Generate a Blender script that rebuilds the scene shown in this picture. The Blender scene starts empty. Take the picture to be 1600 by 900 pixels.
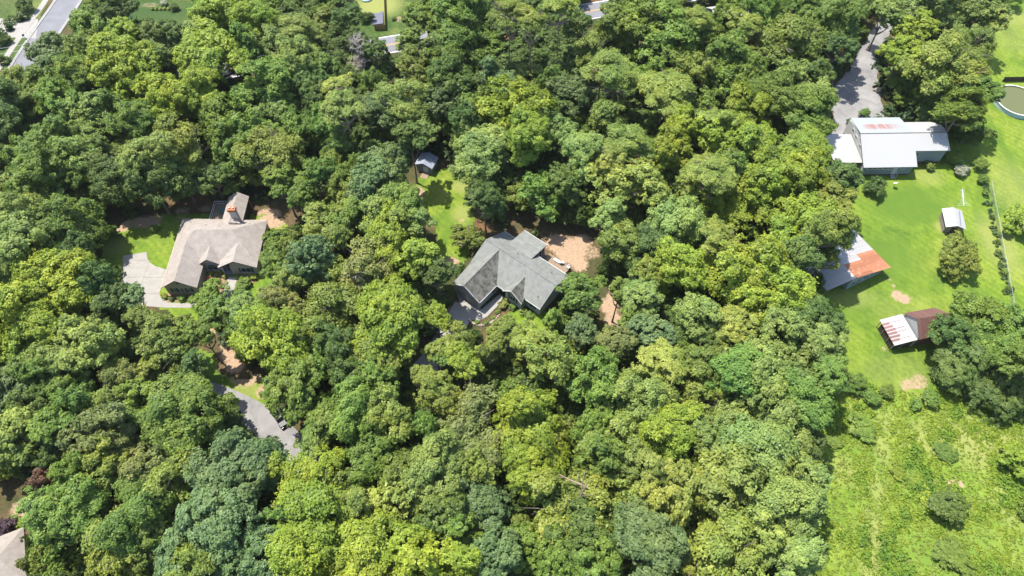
import bpy, math, random
import numpy as np
from mathutils import Vector, noise as mnoise
PI = math.pi
S = bpy.context.scene
COL = S.collection
random.seed(7)
RNG = np.random.default_rng(11)

# ------------------------------------------------------------------ camera
F_PX, CAM_H, PITCH = 1101.0, 120.0, math.radians(56)
cam = bpy.data.cameras.new('camera')
cam.sensor_width = 36.0
cam.lens = 36.0 * F_PX / 1600.0
cam.clip_start = 1.0
cam.clip_end = 6000.0
camo = bpy.data.objects.new('camera', cam)
camo.location = (0, 0, CAM_H)
camo.rotation_euler = (PI / 2 - PITCH, 0, 0)
COL.objects.link(camo)
S.camera = camo

# ------------------------------------------------------------------ light
SUN_EL = math.radians(68)
SUN_H = Vector((-0.79, 0.61)).normalized()            # horizontal direction towards the sun
w = bpy.data.worlds.new('World')
S.world = w
w.use_nodes = True
nt = w.node_tree
sky = nt.nodes.new('ShaderNodeTexSky')
sky.sky_type = 'NISHITA'
sky.sun_disc = False
sky.sun_elevation = SUN_EL
sky.sun_rotation = math.atan2(SUN_H.x, SUN_H.y)
nt.links.new(sky.outputs[0], nt.nodes['Background'].inputs[0])
nt.nodes['Background'].inputs[1].default_value = 0.15
sun = bpy.data.lights.new('sun', 'SUN')
sun.energy = 4.1
sun.angle = math.radians(0.53)
sun.color = (1.0, 0.955, 0.88)
suno = bpy.data.objects.new('sun', sun)
sd = Vector((SUN_H.x * math.cos(SUN_EL), SUN_H.y * math.cos(SUN_EL), math.sin(SUN_EL)))
suno.rotation_euler = sd.to_track_quat('Z', 'Y').to_euler()
suno.location = (-60, 60, 150)
COL.objects.link(suno)
S.view_settings.view_transform = 'Standard'
S.view_settings.look = 'None'
S.view_settings.exposure = 1.25
S.view_settings.gamma = 1.0
S.cycles.max_bounces = 9
S.cycles.diffuse_bounces = 6
S.cycles.transparent_max_bounces = 6

# ------------------------------------------------------------------ survey: where a sight line of the photograph meets a level
SPn, CPn = math.sin(PITCH), math.cos(PITCH)


def G(px, py, z=0.0):
    u = (px - 800) / F_PX
    v = (450 - py) / F_PX
    d = (u, CPn + v * SPn, -SPn + v * CPn)
    t = (z - CAM_H) / d[2]
    return Vector((d[0] * t, d[1] * t, z))


def pxm(py, z=0.0):
    """photo pixels per metre at that height"""
    a = math.atan((450 - py) / F_PX)
    return F_PX / ((CAM_H - z) * math.cos(a) / math.sin(PITCH - a))


def proj(p):
    q = Vector(p) - Vector((0, 0, CAM_H))
    f = q.y * CPn - q.z * SPn
    return 800 + F_PX * q.x / f, 450 - F_PX * (q.y * SPn + q.z * CPn) / f


def gpoly(pts, z=0.0):
    return [tuple(G(x, y, z)[:2]) for x, y in pts]


def inpoly(X, Y, poly):
    X = np.asarray(X, float)
    Y = np.asarray(Y, float)
    r = np.zeros(X.shape, bool)
    n = len(poly)
    for i in range(n):
        x0, y0 = poly[i]
        x1, y1 = poly[(i + 1) % n]
        c = ((y0 > Y) != (y1 > Y)) & (X < (x1 - x0) * (Y - y0) / ((y1 - y0) if abs(y1 - y0) > 1e-9 else 1e-9) + x0)
        r ^= c
    return r


# ------------------------------------------------------------------ materials
def mat(name, rough=0.8, spec=0.3, metal=0.0):
    m = bpy.data.materials.new(name)
    m.use_nodes = True
    b = m.node_tree.nodes['Principled BSDF']
    b.inputs['Roughness'].default_value = rough
    b.inputs['Specular IOR Level'].default_value = spec
    b.inputs['Metallic'].default_value = metal
    return m, m.node_tree, b


def N(t, ty, **kw):
    n = t.nodes.new(ty)
    for k, v in kw.items():
        setattr(n, k, v)
    return n


def ramp(t, fac, stops):
    r = N(t, 'ShaderNodeValToRGB')
    e = r.color_ramp.elements
    while len(e) < len(stops):
        e.new(0.5)
    for i, (p, c) in enumerate(stops):
        e[i].position = p
        e[i].color = (*c, 1)
    t.links.new(fac, r.inputs[0])
    return r.outputs[0]


def noise_out(t, scale, detail=4, rough=0.6, stretch=None, coord='Object', dist=0.0):
    tc = N(t, 'ShaderNodeTexCoord')
    src = tc.outputs[coord]
    if stretch:
        mp = N(t, 'ShaderNodeMapping')
        mp.inputs['Scale'].default_value = stretch
        t.links.new(src, mp.inputs[0])
        src = mp.outputs[0]
    n = N(t, 'ShaderNodeTexNoise')
    n.inputs['Scale'].default_value = scale
    n.inputs['Detail'].default_value = detail
    n.inputs['Roughness'].default_value = rough
    n.inputs['Distortion'].default_value = dist
    t.links.new(src, n.inputs['Vector'])
    return n.outputs['Fac']


def mix(t, fac, a, b, bt='MIX'):
    m = N(t, 'ShaderNodeMix', data_type='RGBA', blend_type=bt)
    for sock, v in ((m.inputs[0], fac), (m.inputs[6], a), (m.inputs[7], b)):
        if hasattr(v, 'links') or isinstance(v, bpy.types.NodeSocket):
            t.links.new(v, sock)
        elif isinstance(v, (int, float)):
            sock.default_value = v
        else:
            sock.default_value = (*v, 1)
    return m.outputs[2]


def bump(t, b, h, strength=0.3, dist=0.05):
    n = N(t, 'ShaderNodeBump')
    n.inputs['Strength'].default_value = strength
    n.inputs['Distance'].default_value = dist
    t.links.new(h, n.inputs['Height'])
    t.links.new(n.outputs[0], b.inputs['Normal'])


def plain(name, c, rough=0.7, spec=0.3, var=0.18, scale=3.0, metal=0.0, stretch=None):
    m, t, b = mat(name, rough, spec, metal)
    f = noise_out(t, scale, 5, 0.65, stretch)
    lo = tuple(x * (1 - var) for x in c)
    hi = tuple(min(1, x * (1 + var)) for x in c)
    t.links.new(ramp(t, f, [(0.3, lo), (0.7, hi)]), b.inputs['Base Color'])
    bump(t, b, f, 0.12, 0.02)
    return m


def attr_color(t, name):
    a = N(t, 'ShaderNodeAttribute', attribute_name=name)
    return a


MAT = {}


def leaf_mat(name, trans=0.32, rough=0.5, spec=0.25):
    m, t, b = mat(name, rough, spec)
    oi = N(t, 'ShaderNodeObjectInfo')
    at = attr_color(t, 'tint')
    # the tint is the age of the leaf: old leaves are deep green, young ones pale and yellower
    hsv = N(t, 'ShaderNodeHueSaturation')
    geo = N(t, 'ShaderNodeNewGeometry')
    nz = N(t, 'ShaderNodeTexNoise')
    nz.inputs['Scale'].default_value = 0.16
    nz.inputs['Detail'].default_value = 1
    t.links.new(geo.outputs['Position'], nz.inputs['Vector'])
    drift = ramp(t, nz.outputs['Fac'], [(0.32, (0.86, 0.93, 0.98)), (0.5, (1.0, 1.0, 1.0)), (0.68, (1.13, 1.06, 0.98))])
    t.links.new(mix(t, 1.0, oi.outputs['Color'], drift, 'MULTIPLY'), hsv.inputs['Color'])
    mr = N(t, 'ShaderNodeMapRange')
    mr.inputs['To Min'].default_value = 0.62
    mr.inputs['To Max'].default_value = 1.38
    t.links.new(at.outputs['Fac'], mr.inputs['Value'])
    t.links.new(mr.outputs[0], hsv.inputs['Value'])
    mr2 = N(t, 'ShaderNodeMapRange')
    mr2.inputs['To Min'].default_value = 0.514
    mr2.inputs['To Max'].default_value = 0.487
    t.links.new(at.outputs['Fac'], mr2.inputs['Value'])
    t.links.new(mr2.outputs[0], hsv.inputs['Hue'])
    t.links.new(hsv.outputs[0], b.inputs['Base Color'])
    tr = N(t, 'ShaderNodeBsdfTranslucent')
    tcol = mix(t, 1.0, hsv.outputs[0], (1.25, 1.3, 0.55), 'MULTIPLY')
    t.links.new(tcol, tr.inputs['Color'])
    ms = N(t, 'ShaderNodeMixShader')
    ms.inputs[0].default_value = trans
    t.links.new(b.outputs[0], ms.inputs[1])
    t.links.new(tr.outputs[0], ms.inputs[2])
    t.links.new(ms.outputs[0], t.nodes['Material Output'].inputs['Surface'])
    return m


MAT['leaf'] = leaf_mat('leaf')
MAT['bark'] = plain('bark', (0.17, 0.14, 0.11), 0.9, 0.15, 0.35, 6, stretch=(1, 1, 0.2))
MAT['dead_bark'] = plain('dead_bark', (0.36, 0.31, 0.28), 0.9, 0.15, 0.25, 6)
MAT['pine_bark'] = plain('pine_bark', (0.26, 0.19, 0.14), 0.9, 0.15, 0.3, 6)


def ground_mat():
    m, t, b = mat('forest_litter', 0.95, 0.1)
    f = noise_out(t, 0.12, 8, 0.65)
    g = noise_out(t, 2.2, 6, 0.7)
    c1 = ramp(t, f, [(0.34, (0.15, 0.085, 0.045)), (0.44, (0.085, 0.07, 0.035)), (0.58, (0.045, 0.06, 0.02))])
    c2 = ramp(t, g, [(0.3, (0.55, 0.5, 0.45)), (0.7, (1.35, 1.3, 1.25))])
    t.links.new(mix(t, 1.0, c1, c2, 'MULTIPLY'), b.inputs['Base Color'])
    bump(t, b, g, 0.6, 0.2)
    return m


def lawn_mat(name, lush, dry, dark):
    """mask: R dryness, G bare earth, B lushness"""
    m, t, b = mat(name, 0.85, 0.15)
    a = attr_color(t, 'mask')
    sep = N(t, 'ShaderNodeSeparateColor')
    t.links.new(a.outputs['Color'], sep.inputs[0])
    big = noise_out(t, 0.09, 6, 0.6, dist=0.6)
    fine = noise_out(t, 1.6, 6, 0.75)
    streak = noise_out(t, 0.55, 4, 0.6, stretch=(1.0, 0.35, 1.0), dist=0.8)
    base = ramp(t, big, [(0.33, dark), (0.5, lush), (0.68, dry)])
    s2 = ramp(t, streak, [(0.3, (0.8, 0.84, 0.78)), (0.7, (1.16, 1.12, 1.1))])
    base = mix(t, 1.0, base, s2, 'MULTIPLY')
    f2 = ramp(t, fine, [(0.3, (0.72, 0.76, 0.7)), (0.7, (1.26, 1.2, 1.2))])
    base = mix(t, 1.0, base, f2, 'MULTIPLY')
    tcm = N(t, 'ShaderNodeTexCoord')
    mow = N(t, 'ShaderNodeTexWave', wave_type='BANDS', bands_direction='DIAGONAL')
    mow.inputs['Scale'].default_value = 0.32
    mow.inputs['Distortion'].default_value = 2.2
    mow.inputs['Detail'].default_value = 2
    mow.inputs['Detail Scale'].default_value = 0.4
    t.links.new(tcm.outputs['Object'], mow.inputs['Vector'])
    base = mix(t, 1.0, base, ramp(t, mow.outputs['Fac'], [(0.2, (0.93, 0.95, 0.92)), (0.8, (1.06, 1.04, 1.06))]), 'MULTIPLY')
    mid = noise_out(t, 0.45, 6, 0.7, dist=0.4)
    base = mix(t, 1.0, base, ramp(t, mid, [(0.34, (0.80, 0.86, 0.82)), (0.66, (1.17, 1.11, 1.14))]), 'MULTIPLY')
    # masks broken up by noise
    def broken(sock, lo=0.25, hi=0.85, amp=0.9):
        ad = N(t, 'ShaderNodeMath', operation='ADD')
        sub = N(t, 'ShaderNodeMath', operation='MULTIPLY_ADD')
        t.links.new(fine, sub.inputs[0])
        sub.inputs[1].default_value = amp
        sub.inputs[2].default_value = -amp / 2
        t.links.new(sub.outputs[0], ad.inputs[0])
        t.links.new(sock, ad.inputs[1])
        mr = N(t, 'ShaderNodeMapRange', interpolation_type='SMOOTHSTEP')
        mr.inputs['From Min'].default_value = lo
        mr.inputs['From Max'].default_value = hi
        t.links.new(ad.outputs[0], mr.inputs['Value'])
        return mr.outputs[0]
    base = mix(t, broken(sep.outputs[2], 0.1, 1.0, 0.5), base, dark)
    base = mix(t, broken(sep.outputs[0], 0.1, 1.0, 0.5), base, (0.20, 0.215, 0.06))
    earth = ramp(t, fine, [(0.3, (0.23, 0.155, 0.095)), (0.7, (0.35, 0.25, 0.165))])
    base = mix(t, broken(sep.outputs[1], 0.47, 0.85), base, earth)
    t.links.new(base, b.inputs['Base Color'])
    bump(t, b, fine, 0.5, 0.12)
    return m


MAT['ground'] = ground_mat()
MAT['lawn'] = lawn_mat('lawn_grass', (0.116, 0.178, 0.018), (0.156, 0.200, 0.029), (0.066, 0.124, 0.015))
MAT['yard'] = lawn_mat('far_grass', (0.048, 0.084, 0.018), (0.078, 0.092, 0.030), (0.030, 0.064, 0.015))
MAT['meadow'] = lawn_mat('meadow_grass', (0.135, 0.20, 0.024), (0.175, 0.215, 0.042), (0.10, 0.17, 0.022))
MAT['dirt'] = plain('orange_earth', (0.40, 0.26, 0.155), 0.95, 0.1, 0.25, 0.9)
MAT['straw'] = plain('pine_straw', (0.152, 0.087, 0.053), 0.95, 0.1, 0.35, 1.5)
MAT['mulch'] = plain('mulch', (0.228, 0.144, 0.091), 0.95, 0.1, 0.3, 2.5)
MAT['concrete'] = plain('concrete', (0.258, 0.242, 0.215), 0.85, 0.2, 0.12, 0.7)
MAT['concrete_old'] = plain('old_concrete', (0.233, 0.223, 0.213), 0.85, 0.2, 0.14, 0.6)
MAT['stone'] = plain('stone', (0.251, 0.213, 0.167), 0.9, 0.2, 0.3, 3)


def asphalt(name, c, var):
    m, t, b = mat(name, 0.88, 0.2)
    f = noise_out(t, 0.22, 7, 0.65, dist=0.5)
    g = noise_out(t, 5.0, 4, 0.7)
    lo = tuple(x * (1 - var) for x in c)
    hi = tuple(x * (1 + var) for x in c)
    col = mix(t, 1.0, ramp(t, f, [(0.32, lo), (0.68, hi)]), ramp(t, g, [(0.3, (0.86,) * 3), (0.7, (1.12,) * 3)]), 'MULTIPLY')
    t.links.new(col, b.inputs['Base Color'])
    bump(t, b, g, 0.2, 0.03)
    return m


MAT['asphalt'] = asphalt('asphalt', (0.160, 0.160, 0.171), 0.12)
MAT['asphalt_old'] = asphalt('worn_asphalt', (0.195, 0.188, 0.182), 0.26)
MAT['paint_yellow'] = plain('yellow_paint', (0.471, 0.274, 0.046), 0.7, 0.2, 0.15, 2)
MAT['paint_white'] = plain('white_paint', (0.72, 0.72, 0.7), 0.7, 0.2, 0.1, 2)


def shingle(name, c, stain=0.25, stain_c=(0.5, 0.48, 0.45), zs=0.42):
    m, t, b = mat(name, 0.92, 0.15)
    tc = N(t, 'ShaderNodeTexCoord')
    f = noise_out(t, 0.9, 6, 0.7)
    g = noise_out(t, 14.0, 3, 0.7, stretch=(1, 1, 3))
    st = noise_out(t, 1.1, 5, 0.65, stretch=(1.0, 1.0, 0.08))
    wv = N(t, 'ShaderNodeTexWave', wave_type='BANDS', bands_direction='Z', wave_profile='SAW')
    wv.inputs['Scale'].default_value = 1.7
    wv.inputs['Distortion'].default_value = 0.5
    t.links.new(tc.outputs['Object'], wv.inputs['Vector'])
    col = ramp(t, f, [(0.3, tuple(x * 0.86 for x in c)), (0.7, tuple(min(1, x * 1.12) for x in c))])
    col = mix(t, 1.0, col, ramp(t, g, [(0.3, (0.84,) * 3), (0.7, (1.15,) * 3)]), 'MULTIPLY')
    col = mix(t, 1.0, col, ramp(t, wv.outputs['Fac'], [(0.0, (0.9,) * 3), (0.25, (1.03,) * 3)]), 'MULTIPLY')
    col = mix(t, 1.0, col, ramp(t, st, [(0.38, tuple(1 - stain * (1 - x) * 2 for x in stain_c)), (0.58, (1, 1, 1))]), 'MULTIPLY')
    t.links.new(col, b.inputs['Base Color'])
    bump(t, b, g, 0.25, 0.03)
    return m


MAT['shingle_tan'] = shingle('tan_shingles', (0.277, 0.243, 0.211), 0.12)
MAT['shingle_grey'] = shingle('grey_shingles', (0.175, 0.180, 0.164), 0.16)
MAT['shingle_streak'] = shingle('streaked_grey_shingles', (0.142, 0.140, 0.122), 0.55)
MAT['shingle_blue'] = shingle('blue_grey_shingles', (0.24, 0.26, 0.31), 0.15)


def sheet_metal(name, c, rust=(0.36, 0.12, 0.05), amount=0.35, rough=0.45, spread=0.05):
    m, t, b = mat(name, rough, 0.4)
    f = noise_out(t, 0.8, 7, 0.7, stretch=(1, 1, 1))
    oi = N(t, 'ShaderNodeObjectInfo')
    v = mix(t, 1.0, c, ramp(t, oi.outputs['Random'], [(0, (1 - spread,) * 3), (1, (1 + spread * .8,) * 3)]), 'MULTIPLY')
    col = mix(t, ramp(t, f, [(0.68 - amount * 0.55, (0, 0, 0)), (0.8 - amount * 0.35, (1, 1, 1))]), v, rust)
    t.links.new(col, b.inputs['Base Color'])
    bump(t, b, f, 0.1, 0.02)
    return m


MAT['tin_white'] = sheet_metal('white_tin', (0.311, 0.307, 0.295), (0.5, 0.46, 0.43), 0.02)
MAT['tin_weathered'] = sheet_metal('weathered_white_tin', (0.291, 0.280, 0.267), (0.36, 0.31, 0.28), 0.25)
MAT['tin_rust'] = sheet_metal('rusty_tin', (0.285, 0.112, 0.055), (0.37, 0.215, 0.14), 0.24, 0.8, 0.24)
MAT['tin_red'] = sheet_metal('maroon_tin', (0.17, 0.085, 0.08), (0.3, 0.25, 0.23), 0.12, 0.7, 0.2)
MAT['ridge_dark'] = plain('weathered_ridge', (0.13, 0.115, 0.10), 0.8, 0.2, 0.3, 3)
MAT['tin_maroon'] = sheet_metal('faded_maroon_tin', (0.319, 0.190, 0.182), (0.6, 0.55, 0.52), 0.2, 0.6)
MAT['tin_brown'] = sheet_metal('brown_tin', (0.12, 0.058, 0.046), (0.075, 0.035, 0.028), 0.25, 0.85, 0.12)


def streaky_white():
    """white tin with rust runs in the lee of the ridge (object space of the house)"""
    m, t, b = mat('white_tin_with_rust_runs', 0.45, 0.4)
    tc = N(t, 'ShaderNodeTexCoord')
    sep = N(t, 'ShaderNodeSeparateXYZ')
    t.links.new(tc.outputs['Object'], sep.inputs[0])
    wv = noise_out(t, 8.5, 1, 0.4, stretch=(1, 0.02, 0.02))
    runs = ramp(t, wv, [(0.40, (0, 0, 0)), (0.48, (1, 1, 1))])
    def band(sock, lo0, lo1, hi0, hi1):
        a = N(t, 'ShaderNodeMapRange'); c = N(t, 'ShaderNodeMapRange')
        for n_, f0, f1 in ((a, lo0, lo1), (c, hi1, hi0)):
            n_.inputs['From Min'].default_value = f0
            n_.inputs['From Max'].default_value = f1
            t.links.new(sock, n_.inputs['Value'])
        mu = N(t, 'ShaderNodeMath', operation='MULTIPLY')
        t.links.new(a.outputs[0], mu.inputs[0]); t.links.new(c.outputs[0], mu.inputs[1])
        return mu.outputs[0]
    by = band(sep.outputs['Y'], 1.4, 2.4, 4.0, 4.5)
    bx = band(sep.outputs['X'], 1.0, 3.4, 7.0, 11.6)
    mu = N(t, 'ShaderNodeMath', operation='MULTIPLY')
    t.links.new(by, mu.inputs[0]); t.links.new(bx, mu.inputs[1])
    m2 = N(t, 'ShaderNodeMath', operation='MULTIPLY')
    t.links.new(mu.outputs[0], m2.inputs[0]); t.links.new(runs, m2.inputs[1])
    f = noise_out(t, 0.5, 5, 0.6)
    base = ramp(t, f, [(0.3, (0.25, 0.28, 0.295)), (0.7, (0.29, 0.32, 0.335))])
    t.links.new(mix(t, m2.outputs[0], base, (0.25, 0.125, 0.10)), b.inputs['Base Color'])
    return m


MAT['tin_runs'] = streaky_white()
MAT['siding_tan'] = plain('tan_siding', (0.380, 0.334, 0.258), 0.7, 0.3, 0.06, 2)
MAT['siding_grey'] = plain('pale_grey_siding', (0.395, 0.418, 0.403), 0.7, 0.3, 0.06, 2)
MAT['siding_blue'] = plain('blue_grey_siding', (0.167, 0.196, 0.209), 0.7, 0.3, 0.08, 2)
MAT['siding_white'] = plain('white_siding', (0.375, 0.375, 0.368), 0.7, 0.3, 0.06, 2)
MAT['wall_teal'] = plain('grey_green_boards', (0.251, 0.304, 0.296), 0.8, 0.2, 0.18, 2)
MAT['brick_dark'] = plain('dark_brick', (0.10, 0.06, 0.05), 0.9, 0.2, 0.3, 4)
MAT['brick_orange'] = plain('orange_brick', (0.380, 0.129, 0.057), 0.9, 0.2, 0.25, 4)
MAT['stucco'] = plain('pale_stucco', (0.426, 0.395, 0.357), 0.9, 0.2, 0.08, 3)
MAT['wood_grey'] = plain('weathered_wood', (0.20, 0.17, 0.14), 0.9, 0.15, 0.35, 3, stretch=(3, 3, 0.5))
MAT['wood_dark'] = plain('dark_wood', (0.055, 0.042, 0.034), 0.9, 0.15, 0.3, 3)
MAT['wood_deck'] = plain('deck_wood', (0.228, 0.167, 0.114), 0.85, 0.2, 0.15, 2)
MAT['fence_brown'] = plain('brown_fence_boards', (0.22, 0.14, 0.08), 0.9, 0.15, 0.2, 2)
MAT['trim'] = plain('white_trim', (0.484, 0.484, 0.472), 0.6, 0.3, 0.04, 2)
MAT['fascia_grey'] = plain('grey_fascia', (0.5, 0.5, 0.48), 0.6, 0.3, 0.06, 2)
MAT['dark'] = plain('dark_opening', (0.02, 0.02, 0.022), 0.8, 0.2, 0.2, 2)
MAT['metal'] = plain('galvanised_metal', (0.418, 0.426, 0.426), 0.4, 0.5, 0.08, 3, 0.3)
MAT['plastic_white'] = plain('white_plastic', (0.593, 0.593, 0.585), 0.5, 0.4, 0.04, 3)
MAT['shutter'] = plain('dark_shutter', (0.04, 0.055, 0.06), 0.6, 0.3, 0.1, 3)
MAT['door_panel'] = plain('beige_door_panel', (0.319, 0.289, 0.251), 0.7, 0.3, 0.06, 3)
MAT['tarp'] = plain('grey_tarp', (0.105, 0.109, 0.139), 0.7, 0.3, 0.1, 1)
MAT['blue_liner'] = plain('pale_blue_liner', (0.342, 0.456, 0.517), 0.5, 0.4, 0.06, 2)
MAT['red_paint'] = plain('red_cushion', (0.45, 0.10, 0.10), 0.7, 0.3, 0.1, 3)
MAT['black_paint'] = plain('black_car_paint', (0.010, 0.010, 0.012), 0.4, 0.25, 0.1, 1)
MAT['tyre'] = plain('tyre_rubber', (0.02, 0.02, 0.02), 0.85, 0.2, 0.1, 4)
MAT['cut_wood'] = plain('cut_timber', (0.45, 0.30, 0.16), 0.9, 0.15, 0.2, 3)


def glass_mat(name, c, rough=0.08):
    m, t, b = mat(name, rough, 0.6)
    b.inputs['Base Color'].default_value = (*c, 1)
    return m


MAT['glass'] = glass_mat('window_glass', (0.03, 0.045, 0.055))
MAT['glass_dark'] = glass_mat('tinted_glass', (0.008, 0.009, 0.01), 0.35)
MAT['glass_dark'].node_tree.nodes['Principled BSDF'].inputs['Specular IOR Level'].default_value = 0.15
MAT['glass_teal'] = glass_mat('green_glass', (0.06, 0.16, 0.13))
MAT['water'] = glass_mat('murky_pool_water', (0.10, 0.105, 0.03), 0.15)


# ------------------------------------------------------------------ mesh building
class MB:
    def __init__(self):
        self.v, self.f = [], []

    def add(self, verts, faces):
        o = len(self.v)
        self.v += [tuple(p) for p in verts]
        self.f += [tuple(i + o for i in f) for f in faces]
        return self

    def box(self, x0, x1, y0, y1, z0, z1):
        return self.add([(x0, y0, z0), (x1, y0, z0), (x1, y1, z0), (x0, y1, z0), (x0, y0, z1), (x1, y0, z1), (x1, y1, z1), (x0, y1, z1)],
                        [(0, 3, 2, 1), (4, 5, 6, 7), (0, 1, 5, 4), (1, 2, 6, 5), (2, 3, 7, 6), (3, 0, 4, 7)])

    def slab(self, pts, th=0.14):
        """polygon given by its upper points, thickened straight down"""
        pts = [tuple(p) for p in pts]
        a = sum((pts[i][0] * pts[(i + 1) % len(pts)][1] - pts[(i + 1) % len(pts)][0] * pts[i][1]) for i in range(len(pts)))
        if a < 0:
            pts = pts[::-1]
        n = len(pts)
        low = [(x, y, z - th) for x, y, z in pts]
        return self.add(pts + low, [tuple(range(n)), tuple(range(2 * n - 1, n - 1, -1))] + [(i, n + i, n + (i + 1) % n, (i + 1) % n) for i in range(n)])

    def wallpoly(self, pts, d):
        """vertical face outline (3D points) thickened by the vector d"""
        n = len(pts)
        b = [(x + d[0], y + d[1], z + d[2]) for x, y, z in pts]
        return self.add(list(pts) + b, [tuple(range(n)), tuple(range(2 * n - 1, n - 1, -1))] + [(i, n + i, n + (i + 1) % n, (i + 1) % n) for i in range(n)])

    def tube(self, pts, rad, n=6, cap=True):
        pts = [Vector(p) for p in pts]
        base = len(self.v)
        for i, p in enumerate(pts):
            d = (pts[min(i + 1, len(pts) - 1)] - pts[max(i - 1, 0)])
            d = d.normalized() if d.length > 1e-9 else Vector((0, 0, 1))
            a = d.cross(Vector((0, 0, 1)) if abs(d.z) < 0.9 else Vector((1, 0, 0))).normalized()
            c = d.cross(a)
            r = rad[i] if hasattr(rad, '__len__') else rad
            for k in range(n):
                q = p + a * (r * math.cos(2 * PI * k / n)) + c * (r * math.sin(2 * PI * k / n))
                self.v.append(tuple(q))
        for i in range(len(pts) - 1):
            for k in range(n):
                self.f.append((base + i * n + k, base + i * n + (k + 1) % n, base + (i + 1) * n + (k + 1) % n, base + (i + 1) * n + k))
        if cap:
            self.f.append(tuple(base + k for k in range(n))[::-1])
            self.f.append(tuple(base + (len(pts) - 1) * n + k for k in range(n)))
        return self

    def mesh(self, name, m=None):
        me = bpy.data.meshes.new(name)
        me.from_pydata(self.v, [], self.f)
        me.update()
        if m:
            me.materials.append(MAT[m])
        return me

    def build(self, name, m, parent=None, kind=None):
        o = bpy.data.objects.new(name, self.mesh(name, m))
        COL.objects.link(o)
        o.parent = parent
        if kind:
            o['kind'] = kind
        return o


def link(name, me, parent=None):
    o = bpy.data.objects.new(name, me)
    COL.objects.link(o)
    o.parent = parent
    return o


def thing(name, label, cat, loc=(0, 0, 0), rz=0.0, group=None):
    o = bpy.data.objects.new(name, None)
    COL.objects.link(o)
    o.location = loc
    o.rotation_euler = (0, 0, rz)
    o.empty_display_size = 0.5
    o['label'] = label
    o['category'] = cat
    if group:
        o['group'] = group
    return o


def tag(o, label, cat, group=None):
    o['label'] = label
    o['category'] = cat
    if group:
        o['group'] = group
    return o


def np_mesh(name, V, Q, m, attrs=None):
    """quads from numpy"""
    me = bpy.data.meshes.new(name)
    V = np.ascontiguousarray(V, np.float32)
    Q = np.ascontiguousarray(Q, np.int32)
    me.vertices.add(len(V))
    me.vertices.foreach_set('co', V.ravel())
    me.loops.add(Q.size)
    me.loops.foreach_set('vertex_index', Q.ravel())
    me.polygons.add(len(Q))
    me.polygons.foreach_set('loop_start', np.arange(0, Q.size, Q.shape[1], dtype=np.int32))
    me.update(calc_edges=True)
    me.materials.append(MAT[m])
    for k, (ty, arr) in (attrs or {}).items():
        a = me.attributes.new(k, ty, 'POINT')
        if ty == 'FLOAT':
            a.data.foreach_set('value', np.ascontiguousarray(arr, np.float32).ravel())
        else:
            a.data.foreach_set('color', np.ascontiguousarray(arr, np.float32).ravel())
    return me


# ------------------------------------------------------------------ the ground and its sheets
gx = MB()
gx.add([(-2500, -2500, 0), (2500, -2500, 0), (2500, 2500, 0), (-2500, 2500, 0)], [(0, 1, 2, 3)])
gx.build('ground', 'ground', None, 'structure')


def ragged(poly, step=0.8, amp=0.7, seed=0.0):
    out = []
    n = len(poly)
    for i in range(n):
        a, b = Vector(poly[i]), Vector(poly[(i + 1) % n])
        L = (b - a).length
        k = max(1, int(L / step))
        for j in range(k):
            p = a.lerp(b, j / k)
            dx = mnoise.noise((p.x * 0.35, p.y * 0.35, seed)) + 0.5 * mnoise.noise((p.x * 1.3, p.y * 1.3, seed + 3))
            dy = mnoise.noise((p.x * 0.35, p.y * 0.35, seed + 7)) + 0.5 * mnoise.noise((p.x * 1.3, p.y * 1.3, seed + 9))
            out.append((p.x + dx * amp, p.y + dy * amp))
    return out


def sheet(name, poly, z, m, amp=0.0, step=0.8):
    pts = ragged(poly, step, amp, z * 50) if amp else poly
    b = MB()
    b.add([(x, y, z) for x, y in pts], [tuple(range(len(pts)))])
    me = b.mesh(name, m)
    if me.polygons[0].normal.z < 0:
        me.flip_normals()
    o = link(name, me)
    o['kind'] = 'structure'
    return o


def masked_lawn(name, poly, z, m, blobs, cell=0.5, amp=0.8):
    """grass sheet as a grid clipped to the outline, with dryness / earth / lushness per vertex"""
    pts = ragged(poly, 0.8, amp, z * 50)
    xs = [p[0] for p in pts]
    ys = [p[1] for p in pts]
    X = np.arange(min(xs), max(xs) + cell, cell)
    Y = np.arange(min(ys), max(ys) + cell, cell)
    nx, ny = len(X), len(Y)
    gxx, gyy = np.meshgrid(X, Y)
    ins = inpoly(gxx, gyy, pts)
    cellin = ins[:-1, :-1] | ins[1:, :-1] | ins[:-1, 1:] | ins[1:, 1:]
    idx = np.arange(nx * ny).reshape(ny, nx)
    q = np.stack([idx[:-1, :-1], idx[:-1, 1:], idx[1:, 1:], idx[1:, :-1]], -1)[cellin]
    used, inv = np.unique(q.ravel(), return_inverse=True)
    q = inv.reshape(-1, 4)
    vx, vy = gxx.ravel()[used], gyy.ravel()[used]
    mask = np.zeros((len(used), 4), np.float32)
    mask[:, 3] = 1
    for ch, px, py, r, sx, st in blobs:
        c = G(px, py)
        d = np.sqrt(((vx - c.x) / (r * sx)) ** 2 + ((vy - c.y) / r) ** 2)
        mask[:, ch] = np.maximum(mask[:, ch], st * np.clip(1.5 - d, 0, 1))
    me = np_mesh(name, np.stack([vx, vy, np.full_like(vx, z)], 1), q, m, {'mask': ('FLOAT_COLOR', mask)})
    o = link(name, me)
    o['kind'] = 'structure'
    return o


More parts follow.
